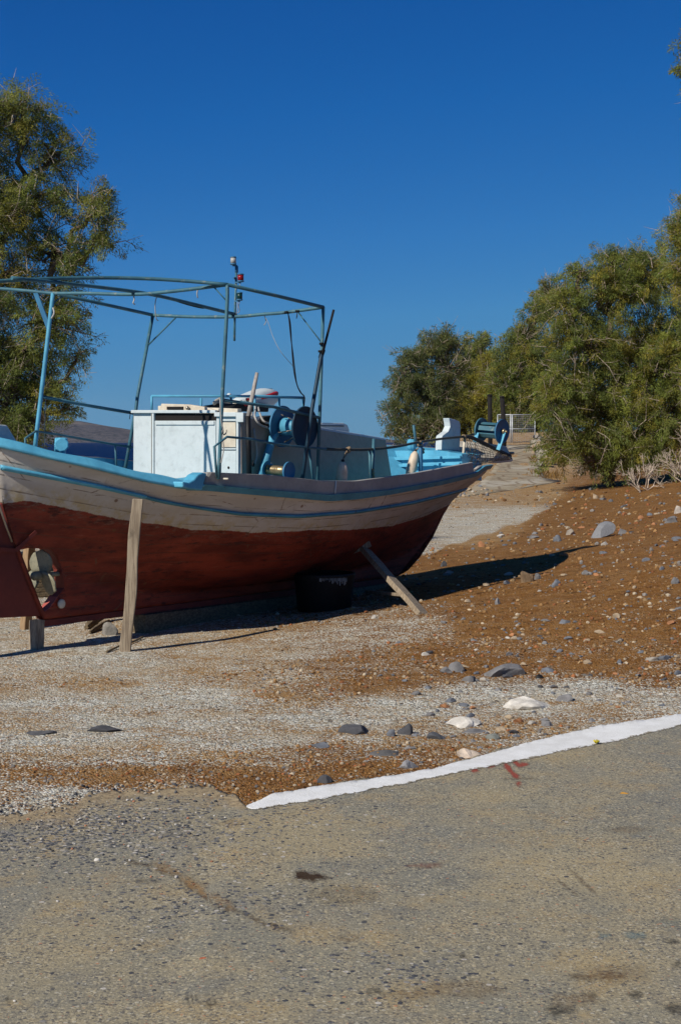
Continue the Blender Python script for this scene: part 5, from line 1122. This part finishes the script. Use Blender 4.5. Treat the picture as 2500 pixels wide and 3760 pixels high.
def tree(name, label, base, d0, blobs, ncl, nsp, L, W_, cols, group='tamarisk trees', depth=1.0, cat='tree', trunk_r=.16, droop=.45, rc=.32, seed=1, bare=.0, ntw=1.0, ext=.82):
    r = np.random.default_rng(seed); root = empty(name, base); tag(root, label, cat, group); base = np.asarray(base, float)
    C = []; Rr = []; area = np.array([b[2] * b[3] for b in blobs], float); area /= area.sum()
    segs = []; hubs = []
    top = base + Z3 * .5
    for (u, v, ru, rv) in blobs:
        dd = d0 + r.uniform(-.35, .35) * depth * ru * d0 / FPX; c = P(u, v, dd); hubs.append((c, ru * d0 / FPX, rv * d0 / FPX))
    hubs_o = sorted(range(len(hubs)), key=lambda k: np.linalg.norm(hubs[k][0] - base))
    done = []
    for k in hubs_o:                                    # limbs grow from the nearest finished limb
        c = hubs[k][0]
        cand = [base] + [q for q in done if np.linalg.norm(q - base) < np.linalg.norm(c - base) * .8]
        s_ = min(cand, key=lambda q: np.linalg.norm(q - c) + .15 * np.linalg.norm(q - base)); far_ = np.linalg.norm(c - base)
        rr0 = trunk_r * max(.22, 1 - .7 * np.linalg.norm(s_ - base) / (far_ + 1.5)); pts = limb(segs, s_, c, rr0, rr0 * .45, .07, 8, r); done += pts[3:]
    ncls = np.maximum((area * ncl).astype(int), 3)
    CC = []; OUT = []; pale = []
    for (c, ra, rb), n_ in zip(hubs, ncls):
        q = r.normal(size=(n_, 3)); q /= np.linalg.norm(q, axis=1, keepdims=True); rad = r.uniform(.08, 1.0, n_) ** .5
        pts = c + q * (rad * ext)[:, None] * np.array([ra, (ra + rb) * .5 * depth, rb]); CC.append(pts); OUT.append(q)
        for p, o in zip(pts[::3], q[::3]):
            if r.random() < ntw:
                m = c + (p - c) * r.uniform(.05, .45) + r.normal(size=3) * .1 * ra; segs.append((c, m, .02 * d0 / 40 + .006, .016 * d0 / 40 + .006)); limb(segs, m, p, .016 * d0 / 40 + .006, .004 * d0 / 30, .12, 4, r)
    CC = np.concatenate(CC); OUT = np.concatenate(OUT); gz = hgt(CC[:, 0], CC[:, 1]) + .15; okk = CC[:, 2] > gz; CC, OUT = CC[okk], OUT[okk]
    nC = len(CC)
    # every clump is a plume of fine sprays along a twig that reaches outward and bends down
    tw = OUT * .8 + r.normal(size=(nC, 3)) * .5 + np.array([0, 0, .45]); tw /= np.linalg.norm(tw, axis=1, keepdims=True)
    pl_ = rc * r.uniform(.8, 1.9, nC); sag = droop * r.uniform(.2, 1.1, nC) * pl_
    kinds = r.random(nC); dead = r.random(nC) < bare
    nS = np.where(dead, r.poisson(nsp * .12, nC), r.poisson(nsp * np.clip(r.normal(1, .35, nC), .25, 2), nC)); ci = np.repeat(np.arange(nC), nS); n = len(ci)
    q = r.random(n) ** .8; qa = q[:, None]
    cen = CC[ci] + tw[ci] * (qa - .35) * pl_[ci][:, None]; cen[:, 2] -= sag[ci] * q ** 2
    off = r.normal(size=(n, 3)); off -= tw[ci] * np.sum(off * tw[ci], 1, keepdims=True) * .6
    wid = pl_[ci] * .30 * np.sin(math.pi * (.12 + .82 * q)) ** .8 * r.random(n) ** .5
    off /= np.maximum(np.linalg.norm(off, axis=1, keepdims=True), 1e-6); p0 = cen + off * wid[:, None]
    dirv = tw[ci] * .8 + off * .7 + r.normal(size=(n, 3)) * .35; dirv[:, 2] -= droop * (q * 1.0 + .1); dirv /= np.linalg.norm(dirv, axis=1, keepdims=True)
    ln = L * r.uniform(.55, 1.5, n); wd = W_ * r.uniform(.6, 1.4, n)
    sv = np.cross(dirv, off * .5 + OUT[ci] * .7 + np.array([0, 0, .35]) + r.normal(size=(n, 3)) * .55); sv /= np.maximum(np.linalg.norm(sv, axis=1, keepdims=True), 1e-6)
    p1 = p0 + dirv * ln[:, None]; p1[:, 2] -= droop * .2 * ln
    Vx = np.stack([p0 - sv * wd[:, None] * .35 , p0 + dirv * ln[:, None] * .45 + sv * wd[:, None] * .65, p1, p0 + dirv * ln[:, None] * .4 - sv * wd[:, None] * .6], 1); Fq = np.arange(n * 4).reshape(n, 4)
    cols = np.array(cols); k0 = (kinds[ci] * len(cols) * .999).astype(int); colr = cols[k0] * r.uniform(.7, 1.3, (n, 1)) * (.75 + .5 * r.random(nC)[ci])[:, None]
    C4 = np.repeat(np.concatenate([colr, np.ones((n, 1))], 1), 4, 0)
    segs_mesh('trunk', segs, M['bark'], root, 5)
    tsg = []
    for k in np.nonzero((r.random(nC) < ntw * .6) | dead)[0]:
        a_ = CC[k] - tw[k] * pl_[k] * .45; b_ = CC[k] + tw[k] * pl_[k] * .2 - Z3 * sag[k] * .25; c_ = CC[k] + tw[k] * pl_[k] * .52 - Z3 * sag[k] * .8; w0 = .0075 * d0 / 40 + .003
        tsg += [(a_, b_, w0 * 1.3, w0), (b_, c_, w0, w0 * .5)]
        for _ in range(2 if not dead[k] else 5):
            e = b_ + (c_ - b_) * r.random(); tsg.append((e, e + (tw[k] + r.normal(size=3) * .7) * pl_[k] * .24, w0 * .7, w0 * .3))
    if tsg: segs_mesh('twigs', tsg, M['twig'], root, 3)
    raw_mesh('crown', Vx.reshape(-1, 3) - np.array(root.location), Fq, M['leaf'], {'tint': ('POINT', 'FLOAT_COLOR', C4)}, parent=root)
    return root
OL = [(0.28, 0.29, 0.065), (0.235, 0.275, 0.065), (0.2, 0.24, 0.062), (0.31, 0.275, 0.055), (0.17, 0.21, 0.06), (0.225, 0.25, 0.075)]
YL = [(0.35, 0.31, 0.055), (0.31, 0.29, 0.055), (0.28, 0.28, 0.06), (0.37, 0.32, 0.055), (0.25, 0.255, 0.055)]
GN = [(0.285, 0.315, 0.065), (0.235, 0.285, 0.065), (0.32, 0.32, 0.062), (0.2, 0.245, 0.06), (0.35, 0.305, 0.06)]
def gb_(u, d): x = (u - CX) / FPX * d; return np.array([x, d, float(hgt(x, d))])
def nobase(u, d): return gb_(u, d)
tree('tamarisk_tree', 'tall airy tamarisk at the left edge behind the stern', gb_(-330, 20.5), 20.5,
  [(80,400,150,120),(150,1180,130,120),(20,1330,150,110),(130,1480,110,90),(30,1580,120,70),(-80,480,200,190),(190,560,130,110),(335,760,110,95),(120,740,180,130),(-60,780,200,200),(370,850,85,85),(200,930,170,110),(0,1040,200,150),(240,1150,110,115),(90,1290,160,120),(285,1300,55,50),(50,1440,140,110),(200,1440,85,75),(235,1500,60,50),(-200,1150,220,320),(60,1560,110,80),(-150,800,200,280)],
  1600, 200, .036, .008, OL, seed=3, rc=.29, trunk_r=.075, ext=.93, droop=.7, ntw=1.0, bare=.06)
tree('tamarisk_tree', 'large spreading tamarisk bush overhanging the right side of the path', gb_(2230, 47), 46,
  [(2200,1500,230,200),(2350,1300,220,200),(2150,1270,180,150),(2250,1060,160,130),(2390,1010,150,130),(2080,1130,110,100),(2420,1550,190,190),(2060,1440,130,150),(2060,1620,90,100),(2280,1660,200,90),(2480,1330,160,280),(2250,950,95,55),(2130,1000,80,60),(2340,960,80,50)],
  2300, 205, .066, .0138, GN + OL, seed=5, rc=.5, trunk_r=.22, droop=.7, ntw=.7, depth=.8, bare=.07)
tree('tamarisk_tree', 'tall tamarisk cut by the right edge above the dead bush', gb_(2640, 42), 42,
  [(2480,870,60,80),(2560,760,90,120),(2570,1000,140,190),(2640,1300,150,250),(2520,830,50,60)], 660, 190, .064, .0135, GN, seed=6, rc=.5, trunk_r=.2, ntw=.8, droop=.7, bare=.08)
tree('tamarisk_tree', 'feathery tamarisk left of the large bush, rising above the gate', gb_(1985, 84), 80,
  [(1955,1310,100,105),(2020,1080,75,80),(1925,1225,60,60),(1990,1420,110,130),(1900,1440,110,85),(1890,1335,45,45),(1970,1140,55,50),(1960,1520,90,60),(1868,1300,62,60),(1835,1375,62,62),(1905,1255,55,55)], 800, 175, .11, .024, OL, seed=7, rc=.75, trunk_r=.24, ntw=.7, depth=.8, droop=.7, bare=.08)
tree('tamarisk_tree', 'low yellow-green tamarisk directly above the bow reel', gb_(1720, 84), 84,
  [(1700,1450,130,100),(1800,1390,120,75),(1810,1500,130,100),(1620,1530,100,85),(1740,1560,120,70),(1900,1560,90,60),(1790,1345,70,55)], 660, 175, .115, .025, YL, seed=8, rc=.8, trunk_r=.2, ntw=.4, depth=.7, droop=.6, bare=.05)
tree('tamarisk_tree', 'small slim tamarisk poking up between the two taller trees', gb_(1750, 92), 92,
  [(1748,1262,58,50),(1725,1335,55,55),(1770,1330,60,60),(1745,1420,50,70)], 170, 90, .18, .04, OL, seed=9, rc=.8, trunk_r=.2, ntw=1, droop=.4, bare=.1)
tree('tamarisk_tree', 'dark open tamarisk on the left of the grove, against the sky over the sea', gb_(1600, 84), 74,
  [(1600,1290,100,80),(1500,1370,85,75),(1560,1420,120,100),(1460,1500,55,60),(1480,1570,75,60),(1570,1570,95,70),(1640,1240,55,45),(1520,1310,60,50),(1660,1350,70,80),(1450,1410,30,25),(1620,1480,80,80)], 600, 150, .105, .0235, [(.18, .205, .07), (.15, .18, .065), (.21, .215, .07), (.13, .16, .06)], seed=10, rc=.68, trunk_r=.22, ntw=1, droop=.5, bare=.1)
tree('tamarisk_tree', 'tall tamarisk mostly outside the frame, a few twigs showing at the upper right', gb_(2800, 30), 30,
  [(2512,150,35,60),(2510,250,40,45),(2560,320,60,60),(2640,300,110,200),(2760,700,160,260),(2760,420,150,170),(2900,560,170,190),(2900,850,170,180),(2720,950,130,160),(2640,620,100,150),(2820,260,130,120)], 900, 110, .07, .0145, OL, seed=12, rc=.34, trunk_r=.11, ntw=1, bare=.07)
# dead bush and dry twigs at the foot of the big bush
def bush(name, label, roots, reach, seed, n1, spread, r0, gen=4):
    r = np.random.default_rng(seed); root = empty(name, roots[0]); tag(root, label, 'dead bush'); segs = []
    def grow(p, d, ln, rad, g):
        q = p + d * ln + r.normal(size=3) * ln * .06; m = (p + q) / 2 + r.normal(size=3) * ln * .07; segs.append((p, m, rad, rad * .85)); segs.append((m, q, rad * .85, rad * .7))
        if g > 0:
            for _ in range(r.integers(2, 4)): grow(q, nrm(d + r.normal(size=3) * spread + Z3 * .1), ln * r.uniform(.55, .85), rad * .66, g - 1)
    for p in roots:
        for _ in range(n1): grow(np.asarray(p, float), nrm(np.array([r.normal() * .7, r.normal() * .5, abs(r.normal()) * .6 + .5])), reach * r.uniform(.7, 1.2), r0, gen)
    segs_mesh('branches', segs, M['palewood'] if 'pale' in label else M['twig'], root, 4); return root
bush('dead_bush', 'pale leafless bush with upright forked branches on the bank at the right', [G(2350, 1806), G(2375, 1800)], .34, 4, 4, .38, .022, 4)
bush('dead_bush', 'low tangle of grey dry twigs along the foot of the large bush', [G(2190, 1762), G(2250, 1770), G(2300, 1775), G(2420, 1780), G(2480, 1772), G(2130, 1748)], .26, 5, 5, .7, .012, 4)
bush('dead_bush', 'dry grey branches leaning out at the right edge above the pale leafless bush', [G(2520, 1790), G(2480, 1740)], .5, 9, 4, .45, .02, 4)
# dry grass tufts
def grass(name, pts, n, h, c, label):
    V = []; C = []
    for (u, v, su, sv) in pts:
        for _ in range(n):
            p = G(u + rnd.gauss(0, su), v + rnd.gauss(0, sv)); k = h * rnd.uniform(.5, 1.3); a = rnd.uniform(0, 6.28); w_ = .006 * p[1] / 15; e = np.array([math.cos(a), math.sin(a), 0]) * w_; t_ = np.array([rnd.gauss(0, .3), rnd.gauss(0, .3), 1]) * k
            V += [p - e, p + e, p + t_ * .6 + e * .6, p + t_]; cc = np.array(c) * rnd.uniform(.6, 1.3); C += [(*cc, 1)] * 4
    o = raw_mesh(name, V, np.arange(len(V)).reshape(-1, 4), M['leaf'], {'tint': ('POINT', 'FLOAT_COLOR', np.array(C))}); tag(o, kind='stuff'); return o
grass('dry_grass', [(1990, 1742, 25, 6), (2030, 1752, 20, 6), (1690, 1740, 20, 12), (1660, 1770, 20, 12), (1965, 1690, 8, 6)], 90, .16, (.30, .18, .06), '')

# ------------------------------------------------------------------ the air
hz = MB().box((0, 2020, 48), (3500, 0, 0), (0, 2100, 0), (0, 0, 52)).build('haze', None, None)
hm = bpy.data.materials.new('sea_air'); hm.use_nodes = True; hm.node_tree.nodes.clear(); ho = hm.node_tree.nodes.new('ShaderNodeOutputMaterial'); hv_ = hm.node_tree.nodes.new('ShaderNodeVolumePrincipled')
hv_.inputs['Color'].default_value = (.72, .82, 1, 1); hv_.inputs['Density'].default_value = .00004; hm.node_tree.links.new(hv_.outputs[0], ho.inputs['Volume'])
hz.data.materials.append(hm); tag(hz, kind='stuff')

# ------------------------------------------------------------------ gate, wall, posts beyond the bow
gd_ = 70.0
gate = empty('metal_gate', gb_(1890, gd_)); tag(gate, 'galvanised wire mesh gate across the path beyond the bow', 'gate')
gt = lambda u, v: P(u, v, gd_)
fr = MB()
for (a, b_) in (((1826, 1523), (1963, 1523)), ((1826, 1575), (1963, 1575)), ((1826, 1630), (1963, 1630)), ((1826, 1523), (1826, 1634)), ((1963, 1523), (1963, 1636))): fr.tube([gt(*a), gt(*b_)], .026, 6)
fr.build('frame', M['galv'], gate)
MB().tube([gt(1874, 1521), gt(1874, 1634)], .032, 6).tube([gt(1880, 1521), gt(1880, 1634)], .032, 6).build('centre_post', M['galv'], gate)
ms = MB()
for u in np.arange(1830, 1963, 6.5): ms.tube([gt(u, 1524), gt(u, 1629)], .004, 3, caps=False)
for v in np.arange(1530, 1629, 7.5): ms.tube([gt(1827, v), gt(1962, v)], .005, 3, caps=False)
ms.build('wire_mesh', M['galv'], gate)
wl = empty('stone_wall', G(1985, 1672)); tag(wl, 'low rubble stone wall between the gate and the large bush', 'wall'); wv, wf, wc = [], [], []
for k in range(60):
    q = rnd.random(); p0 = gb_(1966, 69) * (1 - q) + gb_(2000, 58) * q; s_ = rnd.uniform(.12, .22); v = rock_shape(ICO1[0], 50 + k, 5, .1) * np.array([s_, s_ * 1.2, s_ * .75]) + p0 + np.array([rnd.uniform(-.15, .15), 0, rnd.uniform(0, .55)])
    wf.append(ICO1[1] + len(ICO1[0]) * k); wv.append(v); c = np.array(rnd.choice([(.36, .32, .26), (.28, .25, .22), (.40, .30, .2)])); wc.append(np.tile([*c, 1.], (len(v), 1)))
raw_mesh('masonry', np.concatenate(wv) - np.array(wl.location), np.concatenate(wf), M['rock'], {'tint': ('POINT', 'FLOAT_COLOR', np.concatenate(wc))}, parent=wl)
def bpost(u0, v0, u1, v1, d, label):
    b0 = gb_(u1, d); m = MB().tube([b0 - Z3 * .2, b0 + Z3 * 1.0, P(u0, v0, d)], .10, 10).lathe(P(u0, v0, d), Z3, [(-.01, .115), (.05, .115), (.07, .06)], 10); o = m.build('black_post', M['tar'], None, origin=b0); tag(o, label, 'post', 'black posts beyond the bow')
bpost(1797, 1454, 1799, 1640, 66, 'left one of two black posts rising behind the bow reel')
bpost(1842, 1460, 1850, 1640, 66, 'right one of two black posts, behind the right flange of the bow reel')
print('objects', len(bpy.data.objects))
